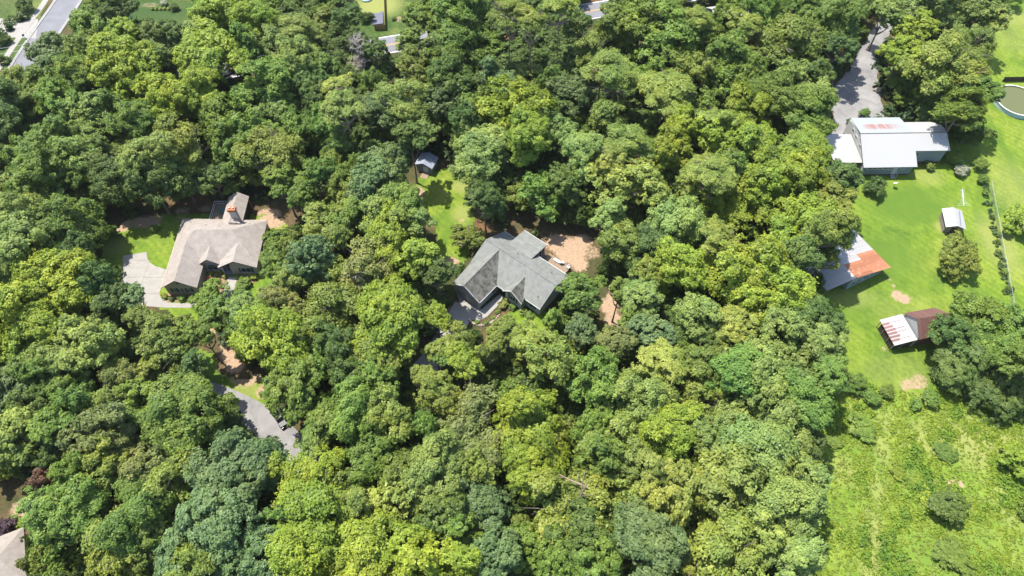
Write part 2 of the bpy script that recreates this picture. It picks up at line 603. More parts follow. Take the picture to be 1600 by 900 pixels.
RIGHT = gpoly([(1560, -15), (1850, -15), (1900, 640), (1440, 640), (1385, 628), (1330, 612), (1270, 570), (1275, 440), (1310, 330), (1330, 275),
               (1345, 262), (1420, 240), (1470, 200), (1540, 90)])
FIELD = gpoly([(1235, 600), (1330, 585), (1400, 615), (1470, 610), (1540, 640), (1900, 625), (1960, 1080), (1170, 1080)])
LEFTYARD = gpoly([(160, 405), (165, 370), (200, 345), (260, 335), (300, 335), (430, 338), (448, 352), (440, 420), (420, 470), (350, 478), (345, 520), (290, 520), (262, 480), (200, 455)])
CLEARING = gpoly([(640, 300), (655, 278), (700, 262), (733, 275), (738, 320), (735, 385), (720, 412), (704, 425), (688, 408), (682, 350), (655, 328)])
FRONTLAWN = gpoly([(772, 505), (800, 488), (850, 488), (860, 520), (830, 545), (775, 535)])
ROADSIDE = gpoly([(270, 570), (310, 548), (350, 560), (372, 580), (412, 590), (425, 640), (395, 628), (330, 607), (285, 598)])
YARD_TL = gpoly([(-60, -25), (84, -25), (62, 30), (-60, 27)])
YARD_ML = gpoly([(-40, 55), (40, 60), (18, 105), (-40, 118)])
YARD_TR = gpoly([(140, -20), (330, -20), (330, 25), (260, 48), (150, 60), (105, 70)])
YARD_TOP = gpoly([(535, -22), (670, -22), (668, 50), (610, 58), (560, 66), (535, 40)])
DRIVE_R = gpoly([(1297, 212), (1303, 190), (1297, 160), (1300, 142), (1318, 118), (1336, 92), (1348, 68), (1362, 50), (1375, 30), (1392, 8), (1412, 10),
                 (1396, 40), (1384, 66), (1373, 98), (1371, 122), (1378, 160), (1386, 183), (1388, 190), (1340, 190), (1332, 212)])
YARD_BL = gpoly([(-40, 740), (60, 740), (70, 800), (40, 840), (-40, 830)])
CLEARS = [RIGHT, FIELD, LEFTYARD, CLEARING, FRONTLAWN, ROADSIDE, YARD_TL, YARD_ML, YARD_TR, YARD_TOP, DRIVE_R]

masked_lawn('lawn', RIGHT, 0.012, 'lawn', [
    (1, 1403, 462, 1.5, 1.0, 1.0), (1, 1412, 467, 1.4, 1.3, 0.9), (1, 1396, 447, 0.9, 0.6, 0.8), (1, 1390, 436, 0.9, 0.6, 0.7),
    (1, 1385, 525, 1.6, 0.35, 0.95), (1, 1381, 545, 1.2, 0.35, 0.8), (1, 1425, 605, 2.6, 1.2, 0.75), (1, 1437, 595, 2.2, 1.0, 0.7),
    (1, 1343, 277, 1.2, 0.7, 0.8), (1, 1392, 180, 1.0, 0.6, 0.3), (0, 1450, 275, 3.5, 1.2, 0.55), (0, 1560, 380, 9, 0.5, 0.65), (0, 1590, 300, 12, 0.6, 0.5),
    (0, 1480, 420, 8, 1.0, 0.25), (0, 1330, 465, 3, 2.2, 0.5), (0, 1470, 355, 2.0, 0.8, 0.7), (0, 1415, 480, 5, 2, 0.35), (0, 1400, 580, 5, 2, 0.4),
    (2, 1420, 320, 7, 1.6, 0.75), (2, 1390, 400, 7, 1.0, 0.7), (2, 1350, 480, 5, 2, 0.5), (2, 1530, 340, 4, 0.4, 0.5), (2, 1440, 440, 6, 1.5, 0.4),
    (2, 1575, 245, 9, 0.15, 0.6), (2, 1460, 330, 5, 1, 0.4), (0, 1590, 60, 9, 1, 0.45), (0, 1590, 30, 5, 1, 0.6)])
masked_lawn('meadow', FIELD, 0.02, 'meadow', [
    (0, 1385, 660, 3.2, 0.8, 0.6), (0, 1376, 700, 3.5, 0.5, 0.7), (0, 1368, 760, 4.5, 0.4, 0.65), (0, 1366, 830, 4.0, 0.6, 0.75), (0, 1364, 890, 4.0, 0.6, 0.75),
    (0, 1460, 690, 4, 1.3, 0.7), (0, 1540, 690, 6, 1.3, 0.8), (0, 1320, 735, 3, 0.8, 0.7), (0, 1580, 790, 4, 1, 0.75), (0, 1480, 660, 3, 2, 0.6),
    (1, 1494, 757, 1.0, 1.6, 1.0), (1, 1480, 757, 0.8, 1.4, 0.8), (1, 1520, 793, 0.9, 0.6, 0.7), (1, 1590, 810, 2.0, 0.8, 0.4), (1, 1300, 715, 1.5, 0.5, 0.3),
    (2, 1340, 665, 3.5, 1.3, 0.8), (2, 1490, 870, 6, 1.6, 0.7), (2, 1420, 740, 5, 1.4, 0.5), (2, 1480, 710, 3, 1.2, 0.6), (2, 1560, 850, 6, 1, 0.4)], 0.5, 1.2)
masked_lawn('lawn', LEFTYARD, 0.012, 'lawn', [
    (1, 190, 352, 2.4, 1.4, 0.9), (1, 230, 346, 2.6, 1.6, 0.85), (1, 280, 342, 1.6, 1.4, 0.6), (1, 425, 345, 2.5, 1.4, 1.0), (1, 330, 520, 1.6, 1.0, 0.8), (0, 180, 385, 3, 1, 0.7), (0, 240, 365, 3, 2, 0.3),
    (0, 440, 365, 2.5, 0.8, 0.7), (2, 320, 350, 2, 1, 0.5)])
masked_lawn('lawn', CLEARING, 0.012, 'lawn', [
    (1, 645, 302, 2.6, 1.2, 1.0), (1, 655, 312, 1.8, 1.0, 0.8), (1, 706, 412, 1.9, 1.0, 1.0), (1, 735, 300, 1.3, 0.8, 0.8), (1, 722, 345, 0.8, 1.2, 0.7),
    (0, 720, 290, 2.5, 0.8, 0.8), (0, 722, 335, 3, 0.8, 0.7), (0, 690, 305, 2, 0.8, 0.5), (0, 700, 405, 2, 1.0, 0.5), (2, 700, 350, 3, 0.8, 0.5)])
masked_lawn('lawn', FRONTLAWN, 0.012, 'lawn', [(2, 790, 500, 2, 1.5, 0.4)], 0.4, 0.4)
masked_lawn('lawn', ROADSIDE, 0.012, 'lawn', [(1, 385, 590, 2.6, 1.6, 0.8), (1, 412, 612, 1.8, 1.0, 0.9), (1, 358, 560, 1.6, 1.2, 0.9), (0, 385, 610, 2.2, 1.6, 0.6), (2, 310, 575, 4, 1.2, 0.8)])
for p in (YARD_TL, YARD_ML, YARD_TR):
    masked_lawn('lawn', p, 0.012, 'yard', [(0, 60, 15, 6, 1, 0.5), (2, 240, 20, 6, 2, 0.7), (1, 235, 8, 2, 2, 0.6), (1, 285, 12, 2, 1, 0.5), (2, 140, 15, 5, 0.6, 0.6)])
masked_lawn('lawn', YARD_TOP, 0.012, 'yard', [(0, 590, 8, 6, 1.2, 0.9), (1, 625, 30, 1.8, 1, 0.7), (0, 620, 52, 3, 1, 0.4), (2, 560, 20, 4, 1, 0.4)])
MAT['litter'] = lawn_mat('leaf_litter', (0.085, 0.062, 0.033), (0.125, 0.078, 0.044), (0.05, 0.052, 0.02))
masked_lawn('dirt_patch', gpoly([(790, 345), (840, 335), (950, 340), (945, 425), (905, 440), (860, 425), (820, 380)]), 0.016, 'litter', [
    (1, 892, 392, 4.2, 1.0, 1.0), (1, 870, 380, 3.0, 1.0, 0.95), (1, 910, 378, 2.6, 1.0, 0.9), (1, 905, 412, 2.6, 0.9, 0.9), (1, 850, 362, 2.6, 1.5, 0.5), (1, 925, 395, 2.5, 1, 0.7), (2, 895, 402, 1.0, 1.2, 0.7)])
masked_lawn('dirt_patch', gpoly([(915, 435), (985, 430), (1000, 480), (985, 525), (935, 530), (915, 490)]), 0.016, 'litter', [
    (1, 952, 478, 2.4, 0.9, 1.0), (1, 958, 500, 2.2, 0.9, 1.0), (1, 956, 462, 1.6, 0.8, 0.9), (1, 975, 490, 1.6, 1, 0.55)])
masked_lawn('dirt_patch', gpoly([(330, 520), (372, 535), (400, 565), (395, 590), (345, 580)]), 0.026, 'litter', [(1, 357, 553, 2.0, 0.9, 1.0), (1, 368, 570, 2.2, 1.0, 1.0), (1, 350, 540, 1.2, 1.0, 0.8)])
masked_lawn('dirt_patch', gpoly([(765, 275), (812, 270), (815, 310), (795, 340), (768, 320)]), 0.016, 'litter', [(1, 788, 298, 1.8, 0.9, 0.95), (1, 796, 318, 1.2, 0.9, 0.7)])
masked_lawn('dirt_patch', gpoly([(840, 590), (895, 560), (905, 610), (885, 670), (845, 660)]), 0.016, 'litter', [(1, 868, 625, 1.6, 0.8, 0.6)])
masked_lawn('dirt_patch', gpoly([(160, 345), (300, 318), (475, 312), (490, 345), (440, 352), (300, 345), (190, 356)]), 0.008, 'litter', [(1, 285, 330, 1.6, 1.6, 0.7), (1, 320, 326, 1.4, 1.4, 0.7), (1, 420, 335, 2.2, 1.5, 0.9), (1, 225, 342, 1.6, 2, 0.6)])
masked_lawn('dirt_patch', gpoly([(75, 765), (10, 780), (0, 820), (30, 850), (75, 830), (90, 790)]), 0.012, 'litter', [(1, 35, 795, 2.0, 1.2, 0.9), (1, 60, 775, 1.4, 1.0, 0.8), (1, 52, 810, 1.4, 0.8, 0.8)])


# ------------------------------------------------------------------ roads
def strip(name, pts, w0, w1, z, m, th=0.0, kind='structure', parent=None):
    """band along a smoothed line, from offset w0 to w1 on its right-hand side"""
    P = []
    n = len(pts)
    for i in range(n - 1):
        p0, p1, p2, p3 = (Vector(pts[max(i - 1, 0)]), Vector(pts[i]), Vector(pts[i + 1]), Vector(pts[min(i + 2, n - 1)]))
        for k in range(10):
            t = k / 10
            P.append(0.5 * ((2 * p1) + (-p0 + p2) * t + (2 * p0 - 5 * p1 + 4 * p2 - p3) * t * t + (-p0 + 3 * p1 - 3 * p2 + p3) * t ** 3))
    P.append(Vector(pts[-1]))
    L, R = [], []
    for i, p in enumerate(P):
        d = (P[min(i + 1, len(P) - 1)] - P[max(i - 1, 0)]).normalized()
        nrm = Vector((d.y, -d.x))
        L.append(p + nrm * w0)
        R.append(p + nrm * w1)
    b = MB()
    k = len(P)
    if th:
        V = [(p.x, p.y, z + th) for p in L] + [(p.x, p.y, z + th) for p in R] + [(p.x, p.y, z) for p in L] + [(p.x, p.y, z) for p in R]
        Fc = []
        for i in range(k - 1):
            Fc += [(i, k + i, k + i + 1, i + 1), (i, i + 1, 2 * k + i + 1, 2 * k + i), (k + i, 3 * k + i, 3 * k + i + 1, k + i + 1)]
        b.add(V, Fc)
    else:
        b.add([(p.x, p.y, z) for p in L] + [(p.x, p.y, z) for p in R], [(i, k + i, k + i + 1, i + 1) for i in range(k - 1)])
    me = b.mesh(name, m)
    o = link(name, me, parent)
    if kind:
        o['kind'] = kind
    return o


side = [G(x, y).xy for x, y in [(150, -75), (107, 0), (75, 47), (44, 95), (20, 135), (0, 175)]]
strip('side_street', side, -3.3, 3.3, 0.026, 'asphalt')
strip('kerb', side, 3.3, 4.1, 0.02, 'concrete_old', 0.12)
strip('kerb', side, -4.1, -3.3, 0.02, 'concrete_old', 0.12)
strip('pavement', side, 5.6, 7.2, 0.02, 'concrete', 0.05)
main = [G(x, y).xy for x, y in [(-260, 215), (0, 168), (300, 117), (600, 71), (760, 45), (930, 16), (1100, -14), (1300, -50)]]
strip('road', main, -3.7, 3.7, 0.03, 'asphalt')
strip('yellow_line', main, -0.22, -0.08, 0.036, 'paint_yellow')
strip('yellow_line', main, 0.08, 0.22, 0.036, 'paint_yellow')
strip('edge_line', main, -3.55, -3.35, 0.036, 'paint_white')
strip('edge_line', main, 3.35, 3.55, 0.036, 'paint_white')
curve = [G(x, y).xy for x, y in [(40, 560), (180, 590), (290, 615), (355, 638), (410, 668), (447, 703), (476, 732), (500, 762), (540, 840)]]
strip('lane', curve, -3.6, 3.4, 0.026, 'asphalt_old')
sheet('driveway', DRIVE_R, 0.024, 'asphalt_old', 0.35)
sheet('driveway', gpoly([(-80, 27), (60, 30), (56, 60), (-80, 55)]), 0.03, 'concrete')
# centre drive below the trees and the apron before the garage
cd = [G(x, y).xy for x, y in [(728, 478), (705, 515), (688, 545), (668, 572), (640, 598), (600, 640), (560, 690), (500, 735)]]
strip('driveway', cd, -2.4, 2.4, 0.022, 'concrete')
sheet('garage_apron', gpoly([(712, 452), (722, 446), (752, 484), (781, 459), (787, 464), (776, 479), (762, 494), (749, 501), (735, 499), (722, 490)]), 0.03, 'concrete', 0.12, 0.5)
b = MB()
for a_, c_ in (((486, 716), (498, 727)),):
    p, q = G(*a_), G(*c_)
    d = (q - p).normalized()
    nn = Vector((d.y, -d.x, 0)) * 0.9
    b.slab([tuple(p + nn + Vector((0, 0, .14))), tuple(q + nn + Vector((0, 0, .14))), tuple(q - nn + Vector((0, 0, .14))), tuple(p - nn + Vector((0, 0, .14)))], 0.14)
b.build('kerb', 'concrete', None, 'structure')

# left house drive: concrete slabs with open joints
drv = gpoly([(192.5, 399.5), (228.8, 394), (230.5, 404), (235, 411), (243, 416), (260, 421.5), (252, 450), (249, 458), (262, 473), (318, 475), (318, 481), (258, 481), (222, 478), (219, 462), (190.5, 448)])
droot = bpy.data.objects.new('driveway', None)
COL.objects.link(droot)
droot['kind'] = 'structure'


def clip_half(poly, ax, lim, keep_less):
    out = []
    n = len(poly)
    for i in range(n):
        p, q = poly[i], poly[(i + 1) % n]
        a, c = p[ax] - lim, q[ax] - lim
        ia, ic = (a <= 0) == keep_less or a == 0, (c <= 0) == keep_less or c == 0
        if ia:
            out.append(p)
        if ia != ic:
            t = a / (a - c)
            out.append((p[0] + (q[0] - p[0]) * t, p[1] + (q[1] - p[1]) * t))
    return out


xs_ = [-200, -76.4, 0]
ys_ = [0, 75.6, 79.6, 83.6, 88, 200]
for i in range(len(xs_) - 1):
    for j in range(len(ys_) - 1):
        pp = drv
        for ax, lim, less in ((0, xs_[i] + .02, False), (0, xs_[i + 1] - .02, True), (1, ys_[j] + .02, False), (1, ys_[j + 1] - .02, True)):
            pp = clip_half(pp, ax, lim, less)
            if len(pp) < 3:
                break
        if len(pp) >= 3:
            MB().slab([(x, y, 0.05 + 0.004 * ((i + j) % 3)) for x, y in pp], 0.06).build('slab', 'concrete', droot)
walk = [G(x, y).xy for x, y in [(364, 433), (361, 443), (358, 453), (350, 463), (336, 471), (318, 478)]]
strip('garden_path', walk, -1.0, 1.0, 0.02, 'concrete', 0.05)

# ------------------------------------------------------------------ small building helpers


def window(parent, face, c, z0, wd, ht, name='window', frame='trim', shutters=False, arch=False, pane='glass'):
    """face = (origin x,y), direction along the wall (dx,dy), outward normal (nx,ny)"""
    (ox, oy), (dx, dy), (nx, ny) = face

    def pt(s, z, o):
        return (ox + dx * s + nx * o, oy + dy * s + ny * o, z)
    s0, s1 = c - wd / 2, c + wd / 2
    f = MB()
    t = 0.09
    for a, b_, z_, y_ in ((s0 - t, s0, z0 - t, z0 + ht + t), (s1, s1 + t, z0 - t, z0 + ht + t), (s0, s1, z0 - t, z0), (s0, s1, z0 + ht, z0 + ht + t), (c - .035, c + .035, z0, z0 + ht)):
        f.wallpoly([pt(a, z_, 0.0), pt(b_, z_, 0.0), pt(b_, y_, 0.0), pt(a, y_, 0.0)], (nx * .07, ny * .07, 0))
    if arch:
        n = 8
        top = [pt(c + (wd / 2 + t) * math.cos(PI * k / n), z0 + ht + t + 0.45 * math.sin(PI * k / n), 0.0) for k in range(n + 1)]
        f.wallpoly(top, (nx * .06, ny * .06, 0))
    fo = f.build(name, frame, parent)
    g = MB()
    g.wallpoly([pt(s0, z0, 0.003), pt(s1, z0, 0.003), pt(s1, z0 + ht, 0.003), pt(s0, z0 + ht, 0.003)], (nx * .025, ny * .025, 0))
    g.build('pane', pane, fo)
    if arch:
        g = MB()
        g.wallpoly([pt(c + (wd / 2 - .06) * math.cos(PI * k / 8), z0 + ht + t + .02 + 0.36 * math.sin(PI * k / 8), 0.065) for k in range(9)], (nx * .012, ny * .012, 0))
        g.build('pane', pane, fo)
    if shutters:
        for a in (s0 - t - .42, s1 + t + .02):
            h = MB()
            h.wallpoly([pt(a, z0 - .05, 0.0), pt(a + .4, z0 - .05, 0.0), pt(a + .4, z0 + ht + .05, 0.0), pt(a, z0 + ht + .05, 0.0)], (nx * .05, ny * .05, 0))
            h.build('shutter', 'shutter', parent)
    return fo


def door(parent, face, c, wd=1.0, ht=2.1, m='shutter', z0=0.05):
    (ox, oy), (dx, dy), (nx, ny) = face

    def pt(s, z, o):
        return (ox + dx * s + nx * o, oy + dy * s + ny * o, z)
    d = MB()
    d.wallpoly([pt(c - wd / 2, z0, 0), pt(c + wd / 2, z0, 0), pt(c + wd / 2, z0 + ht, 0), pt(c - wd / 2, z0 + ht, 0)], (nx * .05, ny * .05, 0))
    do = d.build('door', m, parent)
    h = MB()
    p = pt(c + wd * .35, z0 + 1.0, 0.09)
    h.box(p[0] - .05, p[0] + .05, p[1] - .05, p[1] + .05, p[2] - .05, p[2] + .05)
    h.build('handle', 'metal', do)
    return do


def garage_door(parent, face, c, wd, ht, m='door_panel'):
    (ox, oy), (dx, dy), (nx, ny) = face

    def pt(s, z, o):
        return (ox + dx * s + nx * o, oy + dy * s + ny * o, z)
    f = MB()
    for a, b_, z_, y_ in ((c - wd / 2 - .12, c - wd / 2, 0, ht + .12), (c + wd / 2, c + wd / 2 + .12, 0, ht + .12), (c - wd / 2, c + wd / 2, ht, ht + .12)):
        f.wallpoly([pt(a, z_, 0), pt(b_, z_, 0), pt(b_, y_, 0), pt(a, y_, 0)], (nx * .09, ny * .09, 0))
    fo = f.build('garage_door', 'trim', parent)
    for k in range(4):
        z_, y_ = ht * k / 4 + .02, ht * (k + 1) / 4 - .02
        q = MB()
        q.wallpoly([pt(c - wd / 2 + .01, z_, 0), pt(c + wd / 2 - .01, z_, 0), pt(c + wd / 2 - .01, y_, 0), pt(c - wd / 2 + .01, y_, 0)], (nx * .045, ny * .045, 0))
        q.build('panel', m, fo)
    return fo


def gutter(parent, pts, m='trim', r=0.07):
    return MB().tube(pts, r, 6).build('gutter', m, parent)


def vent(parent, x, y, z, m='fascia_grey'):
    MB().tube([(x, y, z - .3), (x, y, z + .35)], 0.07, 8).build('roof_vent', m, parent)


# ------------------------------------------------------------------ tan house on the left
H = thing('house', 'tan house with a hipped shingle roof, twin front gables and a brick-topped chimney', 'house', (-70.33, 79.23, 0), math.radians(0.8))
r = MB()
r.slab([(0, -.35, 3), (3.6, -.35, 5.5), (3.6, 9.9, 5.5), (5.1, 11.7, 6.5), (0, 17.7, 3)])
r.slab([(3.6, -.35, 5.5), (7.2, -.35, 3), (7.2, 5.5, 3), (3.6, 9.9, 5.5)])
r.slab([(7.2, 5.5, 3), (3.6, 9.9, 5.5), (5.1, 11.7, 6.5), (12.6, 11.7, 6.5), (18.2, 5.2, 3)])
r.slab([(12.6, 11.7, 6.5), (18.2, 5.2, 3), (18.2, 16.9, 3)])
r.slab([(0, 17.7, 3), (5.1, 11.7, 6.5), (12.6, 11.7, 6.5), (18.2, 16.9, 3)])
r.build('roof', 'shingle_tan', H)
r = MB()
r.slab([(8.5, 5.15, 5), (8.5, 9.2, 5.02), (6.05, 6.0, 3.2), (6.05, 5.15, 3.15)])
r.slab([(8.5, 5.15, 5), (8.5, 9.2, 5.02), (10.9, 6.2, 3.2), (10.9, 5.15, 3.15)])
r.slab([(14.1, 4.45, 5.2), (14.1, 9.6, 5.22), (10.3, 5.9, 3.15), (10.3, 4.45, 3.1)])
r.slab([(14.1, 4.45, 5.2), (14.1, 9.6, 5.22), (18.25, 5.3, 3.05), (18.25, 4.45, 3.02)])
r.build('gable_roof', 'shingle_tan', H)
r = MB()
r.slab([(11.1, 23.3, 5), (11.1, 13.9, 5), (8.7, 16.6, 3.4), (8.7, 23.3, 3.4)])
r.slab([(11.1, 23.3, 5), (11.1, 13.9, 5), (13.2, 16.2, 3.55), (13.2, 23.3, 3.55)])
r.build('porch_roof', 'shingle_tan', H)
wl = MB()
wl.box(.45, 17.75, 6.25, 17.2, 0, 2.86)
wl.box(.5, 6.75, .1, 6.3, 0, 2.86)
wl.wallpoly([(.5, .1, 2.86), (6.75, .1, 2.86), (3.62, .1, 5.2)], (0, .25, 0))
wl.wallpoly([(6.76, 5.7, 0), (10.55, 5.7, 0), (10.55, 5.7, 3.0), (8.5, 5.7, 4.75), (6.76, 5.7, 3.1)], (0, .5, 0))
wl.wallpoly([(12.7, 5.0, 0), (17.75, 5.0, 0), (17.75, 5.0, 2.9), (14.1, 5.0, 4.9), (12.7, 5.0, 4.1)], (0, 1.3, 0))
wl.wallpoly([(8.95, 22.9, 0), (13.0, 22.9, 0), (13.0, 22.9, 3.4), (11.1, 22.9, 4.75), (8.95, 22.9, 3.3)], (0, -.1, 0))
wl.build('wall', 'siding_tan', H)
wd_ = MB()
wd_.box(9.0, 12.95, 17.3, 22.85, 0.3, 3.2)
wd_.build('porch_wall', 'dark', H)
MB().box(10.6, 12.7, 4.9, 6.2, 0, 0.12).build('porch_floor', 'concrete_old', H)
for x in (10.75, 12.62):
    MB().tube([(x, 4.95, .12), (x, 4.95, 3.05)], 0.11, 8).build('porch_post', 'trim', H)
fw = ((0, .1), (1, 0), (0, -1))
for c in (2.1, 3.6, 5.1):
    window(H, fw, c, .95, .5, 1.3, shutters=(c != 3.6))
v_ = MB()
v_.wallpoly([(3.15, .1, 3.75), (4.1, .1, 3.75), (3.62, .1, 4.45)], (0, -.05, 0))
v_.build('attic_vent', 'shutter', H)
window(H, ((0, 5.7), (1, 0), (0, -1)), 8.55, .8, 1.9, 1.25, arch=True)
window(H, ((0, 5.0), (1, 0), (0, -1)), 15.5, .8, 1.9, 1.35, shutters=True)
door(H, ((0, 6.25), (1, 0), (0, -1)), 11.7, 1.05, 2.1)
for c in (1.75, 4.75):
    garage_door(H, ((.5, 0), (0, 1), (-1, 0)), c, 2.6, 2.2, 'siding_white')
MB().box(11.55, 12.95, 15.7, 16.55, 3.2, 7.35).build('chimney', 'stucco', H)
ch = MB()
ch.box(11.42, 13.08, 15.57, 16.68, 7.35, 7.95)
cho = ch.build('chimney_cap', 'brick_orange', H)
for x in (11.85, 12.6):
    MB().tube([(x, 16.12, 7.95), (x, 16.12, 8.25)], [.22, .18], 10).build('flue', 'stucco', cho)
MB().slab([(10.9, 14.6, 5.4), (12.3, 15.7, 5.5), (13.6, 14.5, 4.95)], .1).build('cricket', 'shingle_tan', H)
for x, y, z in ((2.6, 15.6, 4.35), (6.4, 14.2, 5.1), (15.2, 14.9, 4.4), (9.6, 13.4, 5.55)):
    vent(H, x, y, z)
gutter(H, [(7.1, -.3, 2.92), (7.1, 5.4, 2.92)], 'siding_tan')
gutter(H, [(-.06, -.3, 2.94), (-.06, 17.6, 2.94)], 'siding_tan')
dk = MB()
dk.box(4.9, 8.65, 17.3, 23.6, .55, .8)
dk.build('deck', 'wood_deck', H)
rl = MB()
for p, q in (((4.95, 17.4), (4.95, 23.55)), ((4.95, 23.55), (8.6, 23.55))):
    for z in (1.05, 1.75):
        rl.tube([(p[0], p[1], z), (q[0], q[1], z)], .07, 4)
    n = 6
    for k in range(n + 1):
        x, y = p[0] + (q[0] - p[0]) * k / n, p[1] + (q[1] - p[1]) * k / n
        rl.tube([(x, y, .8), (x, y, 1.8)], .05, 4)
rl.build('railing', 'trim', H)
def hl(x, y, z=0):
    c, s = math.cos(H.rotation_euler.z), math.sin(H.rotation_euler.z)
    return (H.location.x + x * c - y * s, H.location.y + x * s + y * c, z)
pt_ = thing('patio_table', 'round green-glass patio table standing on the railed deck of the tan house', 'table', hl(7.1, 21.2, .8))
tb = MB(); tb.tube([(0, 0, .7), (0, 0, .74)], .75, 16); tb.build('tabletop', 'glass_teal', pt_)
for k in range(4):
    a = PI / 4 + k * PI / 2
    MB().tube([(.5 * math.cos(a), .5 * math.sin(a), .7), (.55 * math.cos(a), .55 * math.sin(a), 0)], .03, 5).build('leg', 'metal', pt_)
ss = MB()
ss.box(-.5, .5, -.25, .25, .4, .46); ss.box(-.5, .5, .2, .26, .46, .9)
sg = thing('garden_bench', 'small red bench in the mulch bed before the arched window of the tan house', 'bench', G(328, 438), 0.3)
MB().box(-.6, .6, -.25, .25, .4, .47).build('seat', 'red_paint', sg)
MB().box(-.6, .6, .22, .28, .5, .95).build('backrest', 'red_paint', sg)
for x in (-.52, .52):
    for y in (-.2, .2):
        MB().box(x - .04, x + .04, y - .04, y + .04, 0, .4).build('leg', 'red_paint', sg)
sheet('mulch_bed', gpoly([(326, 424), (354, 424), (360, 436), (356, 452), (347, 458), (338, 448), (327, 440)]), 0.018, 'mulch', 0.25, 0.5)
sheet('mulch_bed', gpoly([(252, 458), (300, 460), (300, 470), (262, 472)]), 0.016, 'mulch', 0.15, 0.5)
sheet('mulch_bed', gpoly([(368, 430), (400, 428), (402, 440), (378, 448), (368, 440)]), 0.018, 'mulch', 0.25, 0.5)

# ------------------------------------------------------------------ grey house in the middle
HC = thing('house', 'grey shingled house with a garage wing and small front gable amid the trees', 'house', (-4.97, 88.60, 0), math.radians(-39.35))
k_ = 3.0 / 5.7
r = MB()
r.slab([(-.5, 0, 6), (17.6, 0, 6), (17.6, -4.9, 6 - 4.9 * k_), (13.6, -4.9, 6 - 4.9 * k_), (13.6, -5.7, 3), (-.5, -5.7, 3)])
r.slab([(-.5, 0, 6), (17.6, 0, 6), (17.6, 4.95, 6 - 4.95 * k_), (9.2, 4.95, 6 - 4.95 * k_), (9.2, 5.9, 6 - 5.9 * k_), (-.5, 5.9, 6 - 5.9 * k_)])
r.build('roof', 'shingle_grey', HC)
r = MB()
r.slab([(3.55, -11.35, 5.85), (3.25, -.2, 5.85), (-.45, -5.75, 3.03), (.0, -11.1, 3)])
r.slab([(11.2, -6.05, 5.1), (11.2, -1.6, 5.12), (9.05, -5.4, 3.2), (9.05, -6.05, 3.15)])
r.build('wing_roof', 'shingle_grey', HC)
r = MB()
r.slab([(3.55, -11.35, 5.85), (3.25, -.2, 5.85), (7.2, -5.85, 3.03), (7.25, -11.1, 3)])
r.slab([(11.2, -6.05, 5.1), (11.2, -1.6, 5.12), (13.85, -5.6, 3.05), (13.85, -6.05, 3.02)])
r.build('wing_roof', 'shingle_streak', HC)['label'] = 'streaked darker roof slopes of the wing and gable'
r = MB()
r.slab([(3.1, 2.75, 4.62), (9.2, 2.75, 4.62), (9.2, 8.1, 3.98), (3.1, 8.1, 3.98)])
r.build('porch_roof', 'shingle_grey', HC)
rc = MB()
rc.tube([(-.5, 0, 6.02), (17.6, 0, 6.02)], .09, 5)
rc.tube([(3.25, -.2, 5.86), (3.55, -11.35, 5.86)], .09, 5)
rc.build('ridge_cap', 'shingle_grey', HC)
wl = MB()
wl.box(.0, 17.1, -4.3, 4.5, 0, 2.9)
wl.wallpoly([(-.05, -5.2, 2.8), (-.05, 4.9, 2.8), (-.05, 0, 5.75)], (.3, 0, 0))
wl.wallpoly([(17.0, -4.4, 2.8), (17.0, 4.4, 2.8), (17.0, 0, 5.75)], (.12, 0, 0))
wl.box(.45, 6.8, -10.8, -4.2, 0, 2.85)
wl.wallpoly([(.45, -10.8, 2.85), (6.8, -10.8, 2.85), (3.6, -10.8, 5.5)], (0, .3, 0))
wl.wallpoly([(9.35, -5.65, 0), (13.45, -5.65, 0), (13.45, -5.65, 2.95), (11.2, -5.65, 4.75), (9.35, -5.65, 3.1)], (0, 1.4, 0))
wl.build('wall', 'siding_grey', HC)
for p, q in (((.0, -11.12, 2.93), (3.55, -11.4, 5.8)), ((7.28, -11.12, 2.93), (3.55, -11.4, 5.8)), ((9.0, -6.1, 3.1), (11.2, -6.1, 5.03)), ((13.9, -6.1, 2.96), (11.2, -6.1, 5.03))):
    MB().tube([p, q], .09, 4).build('fascia', 'trim', HC)
gutter(HC, [(7.3, -11.0, 2.92), (7.25, -5.9, 2.95)])
gutter(HC, [(7.3, -5.78, 2.93), (9.1, -5.78, 2.93)])
gutter(HC, [(13.9, -4.98, 3.36), (17.6, -4.98, 3.36)])
gutter(HC, [(9.2, 5.03, 3.34), (17.6, 5.03, 3.34)])
gutter(HC, [(-.5, 5.98, 2.84), (3.1, 5.98, 2.84)])
gutter(HC, [(3.1, 8.18, 3.9), (9.2, 8.18, 3.9)])
garage_door(HC, ((0, -10.8), (1, 0), (0, -1)), 2.05, 2.5, 2.15)
garage_door(HC, ((0, -10.8), (1, 0), (0, -1)), 5.2, 2.5, 2.15)
window(HC, ((0, -5.65), (1, 0), (0, -1)), 11.3, 1.3, 1.3, 1.35, shutters=True)
window(HC, ((6.8, 0), (0, -1), (1, 0)), 6.4, 1.0, 1.0, 1.2)
door(HC, ((0, -4.3), (1, 0), (0, -1)), 8.2, 1.0, 2.1)
window(HC, ((0, -4.3), (1, 0), (0, -1)), 15.4, 1.0, 1.6, 1.3)
sc = MB()
sc.box(3.4, 8.9, 4.6, 7.75, .2, 1.0)
sc.build('porch_wall', 'siding_grey', HC)
sc = MB()
sc.box(3.5, 8.8, 4.7, 7.65, 1.0, 3.8)
sc.build('porch_screen', 'dark', HC)
for x, y in ((3.4, 7.75), (5.2, 7.75), (7.0, 7.75), (8.9, 7.75), (8.92, 6.7), (8.92, 5.6)):
    MB().tube([(x, y, 0), (x, y, 3.75)], .09, 6).build('porch_post', 'trim', HC)
